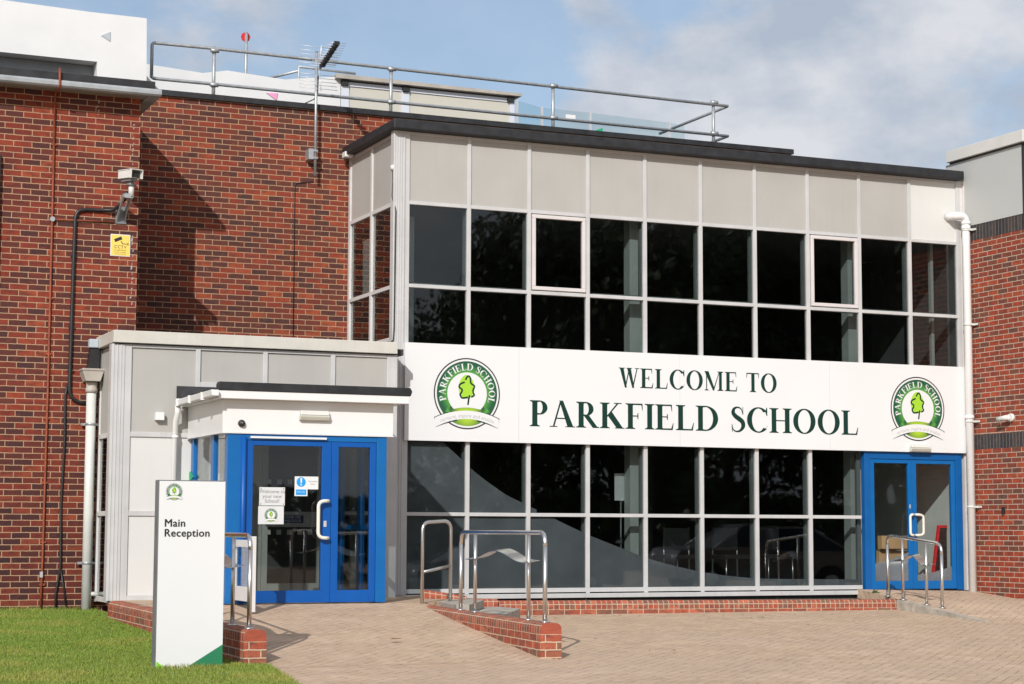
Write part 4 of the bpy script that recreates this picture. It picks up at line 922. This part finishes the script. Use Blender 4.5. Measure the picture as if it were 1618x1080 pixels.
MB().tube([(a.x, a.y, .30), (b.x, b.y, .37)], .0185, 10).build('middle_bar', 'steel', Hh)
for q in (a, b): MB().lathe([(.05, 0), (.05, .008), (.03, .013)], tuple(q), 16).build('base_plate', 'steel', Hh)

# ------------------------------------------------------------------ pipes and fixings on the left building
Dl = thing('downpipe', 'pale grey downpipe with hopper head at the corner of the annexe', 'downpipe', (-4.04, .36, -.2))
px, py = -4.04, .37
MB().tube([(px, py, -.3), (px, py, 2.60)], .062, 16).build('pipe', 'pipe_grey', Dl)
m = MB(); m.prism([(-4.175, 2.775), (-4.175, 2.745), (-4.135, 2.625), (-3.955, 2.625), (-3.915, 2.745), (-3.915, 2.775)], (py - .13, py + .11)); m.box(-4.185, -3.905, py - .14, py + .112, 2.755, 2.785); m.build('hopper', 'hopper_grey', Dl, bev=.008)
m = MB(); m.lathe([(.075, 0), (.075, .05), (.068, .055), (.068, .10), (.072, .105), (.072, .13)], (px, py, 2.49), 18); m.build('collar', 'hopper_grey', Dl)
for z in (.36, 2.08):
    m = MB(); m.lathe([(.066, 0), (.066, .03)], (px, py, z), 16); m.box(px - .11, px + .11, py + .05, py + .075, z, z + .03); m.box(px - .012, px + .012, py + .06, YA - .001, z, z + .03)
    m.build('bracket', 'galvanised', Dl)
m = MB(); m.hexa([(-4.10, py - .03, 2.78), (-3.955, py - .03, 2.78), (-3.955, py + .08, 2.78), (-4.10, py + .08, 2.78)], [(-4.07, py - .03, 3.05), (-3.955, py - .03, 3.05), (-3.955, py + .08, 3.05), (-4.07, py + .08, 3.05)]); m.build('chute', 'black_plastic', Dl)
m = MB(); m.box(-4.09, -3.976, py - .06, py + .05, 3.051, 3.16); m.build('outlet', 'grey_mark', Dl, bev=.01)
MB().tube([(px, py, .0), (-3.90, py - .02, -.01)], .028, 10).build('branch_pipe', 'pipe_grey', Dl)
Cn = thing('conduit', 'thin rust red conduit running from the gutter down the left brick wall', 'conduit', (-4.56, YA, -.2))
m = MB(); cy = YA - .02
m.tube([(-4.575, .16, 6.52), (-4.575, .145, 6.40), (-4.57, .135, 6.30), (-4.575, .20, 6.27), (-4.57, cy, 6.26), (-4.567, cy, 5.0), (-4.565, cy, 4.65), (-4.562, cy, 2.5), (-4.57, cy, .4), (-4.58, cy, -.3)], .014, 8); m.tube([(-4.565, cy, 4.66), (-3.80, cy, 4.675)], .010, 8); m.build('pipe', 'copper_paint', Cn)
for z in (5.6, 4.85, 3.65, 2.95, 2.15, 1.35, .62, .1): box(-4.60, -4.535, YA - .022, YA - .001, z, z + .025).build('clip', 'copper_paint', Cn)
m = MB(); m.lathe([(.032, -.035), (.032, 0)], (-4.565, YA - .012, 4.66), 14, 'y'); m.build('junction', 'galvanised', Cn)
m = MB(); m.box(-4.60, -4.565, YA - .045, YA - .012, .20, .27); m.build('clamp', 'alu', Cn)
Ck = thing('cable', 'thick black cable looping down the left brick wall from the camera', 'cable', (-4.3, YA, -.2))
ky = YA - .022
MB().tube([(-3.70, .15, 5.02), (-3.72, .20, 4.93), (-3.76, .34, 4.86), (-3.82, .43, 4.82), (-3.95, ky, 4.815), (-4.15, ky, 4.81)] + bend((-4.20, ky, 4.80), (-4.27, ky, 4.79), (-4.28, ky, 4.68)) + [(-4.285, ky, 4.3), (-4.29, ky, 3.6), (-4.297, ky, 2.65)] + bend((-4.295, ky, 2.52), (-4.285, ky, 2.40), (-4.16, ky, 2.37)) + [(-4.05, ky, 2.37)], .024, 10).build('cable', 'black_plastic', Ck)
m = MB(); m.tube([(-4.32, ky, 2.60), (-4.345, ky + .006, 2.45), (-4.34, ky, 1.9), (-4.36, ky + .01, 1.1), (-4.35, ky, .33), (-4.40, ky, .0), (-4.39, ky, -.3)], .014, 8); m.tube([(-4.352, ky, .33), (-4.30, ky, .05), (-4.25, ky, -.3)], .011, 8); m.build('thin_cable', 'black_plastic', Ck)
for z in (4.2, 3.3, 2.75): box(-4.325, -4.25, YA - .03, YA - .001, z, z + .02).build('clip', 'black_plastic', Ck)
Cc = thing('security_camera', 'boxy white security camera on a grey bracket at the brick corner', 'camera', (-3.68, YA, 4.6))
m = MB(); m.box(-3.77, -3.635, YA - .02, YA - .001, 4.66, 4.88); m.build('wall_plate', 'camera_grey', Cc)
m = MB(); 
for x in (-3.762, -3.665): m.prism([(YA - .02, 4.68), (YA - .02, 4.87), (.10, 4.99), (.06, 4.97), (.06, 4.94), (.33, 4.80)], (x, x + .02), 'x')
m.box(-3.742, -3.64, .06, .12, 4.93, 4.985); m.build('bracket_arm', 'galvanised', Cc)
MB().tube([(-3.66, .09, 4.95), (-3.66, .09, 5.14)], .035, 14).build('pole', 'camera_white', Cc)
m = MB(); m.lathe([(.065, 0), (.065, .02), (.04, .03)], (-3.66, .09, 5.09), 16); m.build('swivel', 'camera_grey', Cc)
# housing looks to the right and slightly down, along the facade
hd = Vector((.27, -.95, -.08)).normalized(); hc = Vector((-3.675, .06, 5.225)); hu = Vector((0, 0, 1)); hs = hd.cross(hu).normalized(); hu = hs.cross(hd)
def obox(m, c, l0, l1, s0, s1, u0, u1): 
    f = lambda a, b, e: tuple(c + hd * a + hs * b + hu * e)
    return m.hexa([f(l0, s0, u0), f(l1, s0, u0), f(l1, s1, u0), f(l0, s1, u0)], [f(l0, s0, u1), f(l1, s0, u1), f(l1, s1, u1), f(l0, s1, u1)])
obox(MB(), hc, -.20, .12, -.075, .075, -.05, .05).build('housing', 'camera_white', Cc, bev=.004)
m = MB(); obox(m, hc, -.20, .165, -.082, .082, .051, .060); obox(m, hc, .121, .165, -.082, -.074, -.055, .051); obox(m, hc, .121, .165, .074, .082, -.055, .051); m.build('sunshield', 'camera_white', Cc)
obox(MB(), hc, .121, .126, -.06, .06, -.042, .042).build('window', 'ink_dark', Cc)
obox(MB(), hc, -.16, .08, -.05, .05, -.085, -.051).build('mount', 'camera_grey', Cc)
Cs = thing('cctv_sign', 'yellow CCTV warning sign on the left brick wall below the camera', 'sign', (-3.7, YA, 4.25))
box(-3.825, -3.575, YA - .008, YA - .001, 4.245, 4.525).build('border', 'sign_white', Cs); box(-3.816, -3.584, YA - .0105, YA - .0085, 4.254, 4.516).build('plate', 'sign_yellow', Cs)
m = MB(); yy = YA - .012
def rotp(c, pts, an): return [(c[0] + a * math.cos(an) - b * math.sin(an), yy, c[1] + a * math.sin(an) + b * math.cos(an)) for a, b in pts]
m.add(rotp((-3.725, 4.463), [(-.055, -.02), (.045, -.02), (.045, .02), (-.055, .02)], R(24)), [(0, 1, 2, 3)]); m.add(rotp((-3.682, 4.42), [(-.022, -.005), (.022, -.005), (.022, .005), (-.022, .005)], R(-55)), [(0, 1, 2, 3)]); m.add(rotp((-3.64, 4.405), [(-.03, -.004), (.035, -.004), (.035, .004), (-.03, .004)], 0), [(0, 1, 2, 3)]); m.add(rotp((-3.603, 4.405), [(-.004, -.02), (.004, -.02), (.004, .02), (-.004, .02)], 0), [(0, 1, 2, 3)])
m.build('camera_symbol', 'ink_dark', Cs)
for tx, s_, z in (('CCTV', .056, 4.345), ('in operation', .028, 4.315), ('24 hour recording', .018, 4.29), ('for your security', .018, 4.268)):
    vs, fs = textmesh(tx, s_, align='CENTER', spacing=1.1); MB().add([(-3.7 + a, yy, z + b) for a, b in vs], fs).build('lettering', 'ink_dark', Cs)

# ------------------------------------------------------------------ fittings on the right
Dr = thing('downpipe', 'white downpipe with swan neck between the white panel and the right brick wall', 'downpipe', (8.87, -.12, -.1))
MB().tube([(8.66, .03, 5.525), (8.69, -.06, 5.525)] + bend((8.70, -.12, 5.525), (8.72, -.16, 5.525), (8.78, -.16, 5.52)) + bend((8.80, -.16, 5.52), (8.875, -.16, 5.515), (8.875, -.16, 5.40)) + [(8.875, -.16, -.15)], .06, 16).build('pipe', 'upvc_white', Dr)
for z in (5.33, 5.40, 2.48): MB().lathe([(.068, 0), (.07, .015), (.068, .045)], (8.875, -.16, z), 18).build('collar', 'upvc_white', Dr)
for z in (5.30, 3.87, 2.42, 1.155):
    m = MB(); m.lathe([(.066, 0), (.066, .03)], (8.875, -.16, z), 16); m.box(8.87, XC - .001, -.245, -.215, z, z + .03); m.box(8.93, 8.95, -.31, -.20, z, z + .03)
    m.build('bracket', 'pipe_grey', Dr)
Bc = thing('security_camera', 'small white bullet camera on the right brick wall', 'camera', (XC, -.95, 2.42))
m = MB(); m.lathe([(.055, -.05), (.06, -.02), (.06, 0)], (XC - .003, -1.05, 2.45), 18, 'x'); m.tube([(XC - .05, -1.05, 2.45), (XC - .08, -1.03, 2.44)], .045, 14); m.build('mount', 'camera_white', Bc)
MB().tube([(XC - .085, -1.06, 2.452), (XC - .10, -.99, 2.445), (XC - .125, -.87, 2.43)], .037, 16).build('body', 'camera_white', Bc)
m = MB(); m.tube([(XC - .1251, -.8695, 2.43), (XC - .128, -.855, 2.4285)], .032, 16); m.build('lens', 'ink_dark', Bc)
o = box(XC - .04, XC - .001, -.84, -.80, 1.06, 1.16).build('key_box', 'black_plastic', base=(XC, -.82, 1.1), bev=.004); tag(o, 'small black box on the right brick wall', 'box')
o = thing('sensor', 'pale round sensor with trailing cable on the corner post of the glazed block', 'sensor', (-.2, .05, 5.5))
m = MB(); m.lathe([(.03, -.07), (.045, -.05), (.045, -.01), (.03, 0)], (-.185, .04, 5.62), 14); m.build('head', 'camera_white', o)
MB().tube([(-.20, .04, 5.56), (-.20, .03, 5.35), (-.205, .03, 5.2), (-.17, -.024, 5.0), (-.175, -.024, 4.2), (-.18, -.024, 3.45), (-.19, -.024, 3.28), (-.24, -.04, 3.24), (-.31, .0, 3.22)], .009, 6).build('cable', 'black_plastic', o)

# ------------------------------------------------------------------ rooftop
Gr = thing('guard_rail', 'galvanised two bar guard rail along the flat roof edge', 'railing', (1.7, 2.6, 6.76)); yr = 2.6; r_ = .024
PX = [(-1.99, 7.637), (.68, 7.605), (3.31, 7.58), (6.11, 7.552)]
m = MB(); tops = [(-2.88, yr, 7.595)] + [(x, yr - .03, z - .03) for x, z in PX] + [(6.36, yr, 7.55)]
m.tube([(-2.88, yr, 7.10)] + bend((-2.88, yr, 7.55), (-2.88, yr, 7.60), (-2.83, yr, 7.60)) + [(-1.99, yr - .03, 7.60), (6.36, yr - .03, 7.535), (6.36, yr + 0, 7.535), (6.36, 4.9, 7.535)], r_, 10); m.build('top_rail', 'galvanised', Gr)
m = MB(); m.tube([(-2.88, yr, 7.12)] + bend((-2.88, yr, 7.14), (-2.88, yr, 7.09), (-2.83, yr, 7.09)) + [(-1.99, yr - .03, 7.085), (6.36, yr - .03, 7.05), (6.36, 4.2, 7.05)], r_, 10); m.build('lower_rail', 'galvanised', Gr)
for x, z in PX:
    k = MB().tube([(x, yr, 6.76), (x, yr, z)], .026, 12).build('post', 'galvanised', Gr)
    m = MB(); 
    for zz in (7.54, 7.045): m.tube([(x, yr, zz), (x, yr, zz + .07)], .033, 12); m.tube([(x - .06, yr - .03, zz + .03), (x + .06, yr - .03, zz + .03)], .031, 10)
    m.build('clamp', 'galvanised', k)
m = MB()
for x, z in ((.42 - .9, 7.58),): pass
Sr = thing('guard_rail', 'short galvanised rail behind the antenna on the roof', 'railing', (-.2, 5.2, 7.9))
m = MB(); m.tube([(.05, 5.2, 7.6), (.05, 5.2, 8.13), (1.0, 5.2, 8.11)], .022, 8); m.tube([(.05, 5.2, 8.06), (-.38, 5.9, 8.02)], .022, 8); m.build('rail', 'galvanised', Sr)
Wr = thing('rooftop_enclosure', 'low white rendered enclosure behind the guard rail with a pink arrow', 'roof structure', (-1, 4, 6.76))
m = MB(); m.prism([(-3.5, 6.762), (.36, 6.762), (.36, 7.735), (-.2, 7.66), (-.53, 7.605), (-1.0, 7.63), (-1.42, 7.655), (-1.8, 7.58), (-2.3, 7.61), (-3.5, 7.68)], (4.0, 5.0)); m.build('wall', 'white_render', Wr)
m = MB(); m.prism([(-.82, 7.37), (-.64, 7.38), (-.66, 7.27)], (3.985, 3.998)); m.build('arrow_mark', 'pink_mark', Wr)
Pr = thing('plant_room', 'grey cream clad rooftop plant room with flat overhanging roof', 'roof structure', (1.9, 4, 6.76))
box(.50, 3.19, 4.02, 6.5, 6.762, 7.66).build('wall', 'plant_panel', Pr)
m = MB(); m.box(.37, .498, 4.0, 4.1, 6.762, 7.665); m.box(1.36, 1.49, 4.0, 4.019, 6.762, 7.60); m.box(3.192, 3.275, 4.0, 4.1, 6.762, 7.665); m.box(.499, 3.191, 4.001, 4.0185, 7.601, 7.665); m.box(3.2, 3.28, 4.11, 6.5, 6.762, 7.66); m.build('frame_strip', 'plant_strip', Pr)
for x in (.42, 1.42, 3.20): box(x - .055, x + .055, 3.955, 3.9995, 7.60, 7.682).build('bracket', 'ink_dark', Pr)
m = MB(); m.prism([(.26, 7.69), (3.36, 7.69), (3.36, 7.735), (.26, 7.755)], (3.90, 6.7)); m.build('roof', 'hopper_grey', Pr)
Gg = thing('glass_balustrade', 'bluish glass balustrade on the roof with thin posts and green arrow', 'balustrade', (4.7, 3.6, 6.76)); yg = 3.6
GX = [3.15, 3.58, 4.43, 5.86, 6.17]; GZ = [7.545, 7.47, 7.465, 7.43, 7.40]
for i in range(4):
    MB().prism([(GX[i] + .02, 6.80), (GX[i + 1] - .02, 6.80), (GX[i + 1] - .02, GZ[i + 1]), (GX[i] + .02, GZ[i])], (yg + .03, yg + .042)).build('pane', 'glass_tint', Gg)
for i in range(4): MB().box(GX[i] - .018, GX[i] + .018, yg, yg + .028, 6.762, GZ[i] + .012).build('post', 'alu', Gg)
box(4.0, 4.17, yg + .015, yg + .027, 7.30, 7.40).build('notice_plate', 'sign_white', Gg)
m = MB(); m.prism([(4.52, 7.185), (4.65, 7.235), (4.65, 7.12)], (yg + .012, yg + .026)); m.build('arrow_mark', 'green_mark', Gg)
Bp = thing('beacon_pole', 'thin roof pole topped by a small red disc', 'pole', (-1.05, 4.4, 7.4))
q = (-1.045, 4.35); MB().tube([(q[0], q[1], 7.2), (q[0], q[1], 8.365)], .024, 10).build('pole', 'galvanised', Bp); m = MB(); m.lathe([(.075, .03), (.075, .05)], (q[0], q[1], 8.30), 8, 'y'); m.build('disc', 'red_paint', Bp)
# television antenna
An2 = thing('antenna', 'black television aerial on a thin mast clamped to the brick wall', 'antenna', (-.68, 1.93, 5.8)); ax, ay = -.68, 1.93
MB().tube([(ax, ay, 5.76), (ax, ay, 7.55)], .0195, 10).build('mast', 'galvanised', An2)
m = MB(); m.box(ax - .10, ax - .03, ay - .02, YB - .001, 5.99, 6.14); m.box(ax - .03, ax + .03, ay - .03, ay + .03, 6.0, 6.025); m.box(ax - .03, ax + .03, ay - .03, ay + .03, 6.10, 6.125); m.build('wall_bracket', 'galvanised', An2)
b0, b1 = Vector((ax + .05, ay - .02, 7.30)), Vector((ax - .10, .70, 7.37)); bd = (b1 - b0).normalized(); bs = bd.cross(Vector((0, 0, 1))).normalized()
m = MB(); m.tube([b0, b1], .016, 6)
for i in range(15):
    p = b0 + (b1 - b0) * (.12 + .88 * i / 14); hh_ = .052 if i % 2 else .042
    m.box(p.x - .038, p.x + .038, p.y - .008, p.y + .008, p.z - hh_ * .55, p.z + hh_ * .55)
m.build('boom', 'black_plastic', An2)
m = MB()
for i in range(11):
    p = b0 + (b1 - b0) * (.1 + .9 * i / 10); ll = .19 - .006 * i; m.tube([p - bs * ll, p + bs * ll], .0035, 4)
m.build('element', 'alu', An2)
m = MB()
for s_ in (-1, 1):
    for k in range(5): z = b0.z + s_ * (.08 + .055 * k); m.tube([(ax - .26, ay + .03 - .02 * k, z), (ax + .30, ay + .03 - .02 * k, z)], .004, 4)
    m.tube([(ax + .02 + .03, ay + .03, b0.z), (ax + .05, ay - .07, b0.z + s_ * .33)], .007, 5)
m.build('reflector', 'alu', An2)
m = MB(); m.tube([(ax + .03, ay, 7.2), (ax + .03, ay + .02, 6.95), (ax - .02, ay + .03, 6.86), (ax - .10, YB + .06, 6.83)], .008, 6); m.tube([(ax + .02, YB - .012, 5.70), (ax - .22, YB - .012, 5.665)] + bend((ax - .22, YB - .012, 5.665), (ax - .245, YB - .012, 5.66), (ax - .248, YB - .012, 5.6)) + [(ax - .24, YB - .012, 3.1)], .0055, 6); m.build('cable', 'black_plastic', An2)
o = box(-.27, -.14, 1.83, 1.98, 6.05, 6.13).build('flood_light', 'camera_white', base=(-.2, 1.9, 6.1), bev=.01); tag(o, 'small pale fitting under the roof edge beside the antenna', 'light')

# ------------------------------------------------------------------ leaves, weed
def leaf(x, y, s_, a, mat, label):
    z = zf(y) + .006
    if -.9 > x > -3.8 and y > -6.7: z = -.06 - .385 * min(1, max(0, (-2.15 - y) / 4.6)) + .006
    pts = [(0, -1), (.45, -.45), (.55, .1), (.25, .7), (0, 1.1), (-.28, .65), (-.5, .1), (-.42, -.5)]
    ca, sa = math.cos(a), math.sin(a); m = MB()
    vs = [(x + s_ * (p * ca - q * sa), y + s_ * (p * sa + q * ca), z + s_ * (.25 + .5 * abs(p) + .2 * q * q)) for p, q in pts]; vs2 = [(a_, b_, c_ - .003) for a_, b_, c_ in vs]; n = len(pts)
    m.add(vs + vs2, [tuple(range(n)), tuple(range(2 * n - 1, n - 1, -1))] + [(i, i + n, (i + 1) % n + n, (i + 1) % n) for i in range(n)])
    o = m.build('fallen_leaf', mat, base=(x, y, z)); tag(o, label, 'leaf', 'fallen leaves on the paving')
leafspec = [(3.85, -2.55, .055, .4, 'weed_green', 'largest dark green leaf lying on the paving before the kerb'), (3.45, -2.75, .035, 1.2, 'leaf_yellow', 'bright yellow leaf on the paving left of the green leaf'), (-2.05, -5.35, .07, 1.9, 'leaf_brown', 'brown curled scrap on the ramp left of the brick wall')]
for x, y, s_, a, mt, lb in leafspec: leaf(x, y, s_, a, mt, lb)
for i in range(26):
    x = random.uniform(.3, 6.3); y = random.choice((-1.45, -1.6, -2.2, -3.2, -4.5, -6)) + random.uniform(-.4, .06)
    mt = random.choice(('leaf_brown', 'leaf_brown', 'leaf_yellow', 'wood_dark')); leaf(x, min(y, -1.36), random.uniform(.012, .026), random.uniform(0, 6), mt, 'tiny dry leaf scattered on the paving before the brick kerb')
for x, y, s_, a_ in ((-4.6, -7.9, .035, .5), (-5.3, -7.2, .03, 2.), (-4.15, -7.4, .03, 4.)):
    leaf(x, y, s_, a_, 'leaf_brown', 'dry brown leaf caught in the lawn near the totem sign')
def weed(x, y, z, s_, n, label):
    m = MB()
    for k in range(n):
        a = random.uniform(0, 6.28); e = random.uniform(.3, 1.3); l = s_ * random.uniform(.5, 1); d = Vector((math.cos(a) * math.cos(e), math.sin(a) * math.cos(e), math.sin(e))) * l; p = Vector((x + random.uniform(-.3, .3) * s_, y + random.uniform(-.3, .3) * s_, z)); s2 = Vector((-math.sin(a), math.cos(a), 0)) * l * .22
        m.add([p, p + d * .5 + s2, p + d, p + d * .5 - s2], [(0, 1, 2, 3)])
    o = m.build('weed', 'weed_green', base=(x, y, z)); tag(o, label, 'plant')
weed(6.98, -.45, -.10, .10, 40, 'small green weed tuft beside the left jamb of the right blue door')
for i, (x, lb) in enumerate(((2.2, 'wispy weed behind the kerb under the third window bay'), (4.05, 'wispy weed behind the kerb under the fifth window bay'), (5.1, 'wispy weed behind the kerb under the sixth window bay'))): weed(x, -.9, -.19, .12, 7, lb)

# ------------------------------------------------------------------ trees behind the photographer (seen mirrored in the glazing)
def make_tree(h, seed, nleaf=5200):
    r = np.random.default_rng(seed); t = bpy.data.objects.new('tree', None); col.objects.link(t)
    trk = MB(); trk.tube([(0, 0, -.3), (.1, 0, h * .18), (.0, .1, h * .4), (.1, .0, h * .7)], [.35, .28, .2, .06], 9)
    cl = []
    for k in range(16):
        a = r.uniform(0, 6.28); z = h * r.uniform(.18, .85); rad = h * .26 * math.sin(math.pi * min(.95, (z / h) * .9 + .1)) * r.uniform(.4, 1.1)
        c = Vector((math.cos(a) * rad, math.sin(a) * rad, z)); cl.append((c, h * r.uniform(.10, .17))); trk.tube([(0, 0, z * .6), tuple(c * .5 + Vector((0, 0, z * .4))), tuple(c)], [.10, .06, .03], 5)
    o = trk.build('trunk', 'bark'); o.parent = t; 
    for k_ in ('_b',): 
        if k_ in o: del o[k_]
    n = nleaf; idx = r.integers(0, len(cl), n); C = np.array([tuple(c[0]) for c in cl])[idx]; S_ = np.array([c[1] for c in cl])[idx]
    d = r.normal(size=(n, 3)); d /= np.linalg.norm(d, axis=1)[:, None]; P0 = C + d * (S_ * r.uniform(.3, 1.1, n) ** .6)[:, None]; P0[:, 2] = np.maximum(P0[:, 2], .3)
    u = r.normal(size=(n, 3)); u /= np.linalg.norm(u, axis=1)[:, None]; v = np.cross(u, d); v /= np.linalg.norm(v, axis=1)[:, None] + 1e-9; s_ = r.uniform(.16, .34, n)[:, None]
    V = np.stack([P0 - u * s_, P0 + v * s_ * .6, P0 + u * s_, P0 - v * s_ * .6], 1).reshape(-1, 3)
    m = MB(); m.v = [tuple(p) for p in V]; m.f = [(4 * i, 4 * i + 1, 4 * i + 2, 4 * i + 3) for i in range(n)]; m.sm = [False] * n; m.mi = [0] * n; m.uv = np.zeros((len(m.v), 2))
    o = m.build('crown', 'tree_leaf'); o.parent = t
    if '_b' in o: del o['_b']
    return t
def dup(r):
    c = r.copy(); col.objects.link(c)
    for ch in list(r.children):
        k = ch.copy(); col.objects.link(k); k.parent = c
    return c
protos = [make_tree(21, 3, 9000), make_tree(19, 5, 9000)]; used = set()
for i, (x, y, s_) in enumerate(((25.5, -62, .62), (30, -62, .9), (34, -58, .98), (40, -60, 1.05), (46, -57, 1.0), (52, -61, 1.08), (59, -58, 1.02), (66, -62, 1.05), (74, -60, 1.0), (32, -70, .95), (43, -71, 1.15), (55, -72, 1.15), (68, -73, 1.15), (37, -66, .9), (49, -66, 1.0), (83, -62, 1.0))):
    p = protos[i % 2]; t = p if i % 2 not in used else dup(p); used.add(i % 2)
    t.location = (x, y, -.75); t.rotation_euler = (0, 0, i * 1.3); t.scale = (s_,) * 3
    tag(t, 'broad leafy dark green tree standing behind the photographer', 'tree', 'trees behind the photographer')
Hd = thing('hedge', 'long dark clipped hedge under the trees behind the photographer', 'hedge', (40, -54, -1))
m = MB(); n = 9000; P0 = np.stack([rng.uniform(-25, 90, n), -54 + rng.normal(0, .5, n), -1 + 3.4 * rng.uniform(0, 1, n) ** .8], 1); u = rng.normal(size=(n, 3)); u /= np.linalg.norm(u, axis=1)[:, None]; v = rng.normal(size=(n, 3)); v /= np.linalg.norm(v, axis=1)[:, None]
V = np.stack([P0 - u * .5, P0 + v * .35, P0 + u * .5, P0 - v * .35], 1).reshape(-1, 3); m.v = [tuple(p) for p in V]; m.f = [(4 * i, 4 * i + 1, 4 * i + 2, 4 * i + 3) for i in range(n)]; m.sm = [False] * n; m.mi = [0] * n; m.uv = np.zeros((4 * n, 2))
m.build('foliage', 'tree_leaf', Hd)
# parked cars out to the right of the photographer, mirrored in the lower panes
plain('car_black', (.012, .013, .015), .25, coat=.8, var=.1); plain('car_silver', (.22, .225, .235), .3, .4, coat=.6, var=.05); plain('car_blue', (.02, .06, .13), .25, coat=.8, var=.1); plain('tyre', (.02, .02, .02), .8); plain('car_glass', (.01, .012, .014), .06)
def make_car(cx, cy, ang, paint, label):
    t = thing('parked_car', label, 'car', (cx, cy, zf(cy)), 'cars parked behind the photographer')
    z = zf(cy); low = [(-2.05, .28), (-2.12, .45), (-2.08, .72), (-1.98, .86), (-1.2, .93), (1.75, .96), (2.0, .88), (2.08, .62), (2.06, .3)]
    m = MB()
    sec = [(-.86, 0), (-.80, .02), (.80, .02), (.86, 0)]
    def ring_(o, w_): return [(cx + a, cy + w_, z + b) for a, b in o]
    mid = [(a * .985, b) for a, b in low]
    n = len(low); vs = ring_(mid, -.80) + ring_(low, -.86) + ring_(low, .86) + ring_(mid, .80); 
    m.add([(p[0], p[1], p[2] + (.03 if k < n or k >= 3 * n else 0) * (1 if p[2] > z + .8 else 0)) for k, p in enumerate(vs)], [tuple(range(n))[::-1], tuple(range(3 * n, 4 * n))] + [(r_ * n + i, r_ * n + (i + 1) % n, (r_ + 1) * n + (i + 1) % n, (r_ + 1) * n + i) for r_ in range(3) for i in range(n)], True)
    m.build('body', paint, t, bev=.03)
    cab = [(-1.25, .93), (-.55, 1.40), (.95, 1.44), (1.70, .97)]; m = MB(); vs = []
    for w_, k in ((-.80, 0), (-.62, 1), (.62, 1), (.80, 0)): pass
    b = [(cx - 1.25, cy - .8, z + .93), (cx + 1.72, cy - .8, z + .965), (cx + 1.72, cy + .8, z + .965), (cx - 1.25, cy + .8, z + .93)]; tt = [(cx - .50, cy - .60, z + 1.40), (cx + 1.0, cy - .60, z + 1.42), (cx + 1.0, cy + .60, z + 1.42), (cx - .50, cy + .60, z + 1.40)]
    m.hexa(b, tt); m.build('window_band', 'car_glass', t, bev=.03)
    m = MB(); m.hexa([(a, c, e - .012) for a, c, e in tt], [(a * 1, c, e + .035) for a, c, e in tt])
    for k in range(4): m.tube([b[k], tt[k]], .035, 6)
    for sx_ in (-1, 1): m.tube([(cx + .25, cy + sx_ * .80, z + .95), (cx + .25, cy + sx_ * .61, z + 1.42)], .035, 6)
    m.build('roof', paint, t)
    for wx in (-1.32, 1.28):
        for wy in (-.80, .80):
            w_ = MB().lathe([(.2, -.1), (.31, -.1), (.325, -.06), (.325, .06), (.31, .1), (.2, .1)], (cx + wx, cy + wy, z + .32), 20, 'y').build('wheel', 'tyre', t); MB().lathe([(.05, -.11), (.2, -.095), (.2, .095), (.05, .11)], (cx + wx, cy + wy, z + .32), 12, 'y').build('rim', 'alu', w_)
    for sy_ in (-.6, .6): MB().lathe([(.01, -.03), (.09, 0), (.09, .05)], (cx - 2.07, cy + sy_, z + .68), 12, 'x').build('headlight', 'alu', t)
    t.rotation_euler = (0, 0, ang); return t
make_car(12.6, -12.3, R(8), 'car_silver', 'dark silver hatchback mirrored in the lower glazing')
make_car(18.2, -12.8, R(-4), 'car_blue', 'dark blue hatchback parked right of the silver one')
make_car(7.0, -12.6, R(3), 'car_black', 'black hatchback parked left of the silver one')

for o in bpy.data.objects:
    if '_b' in o: del o['_b']
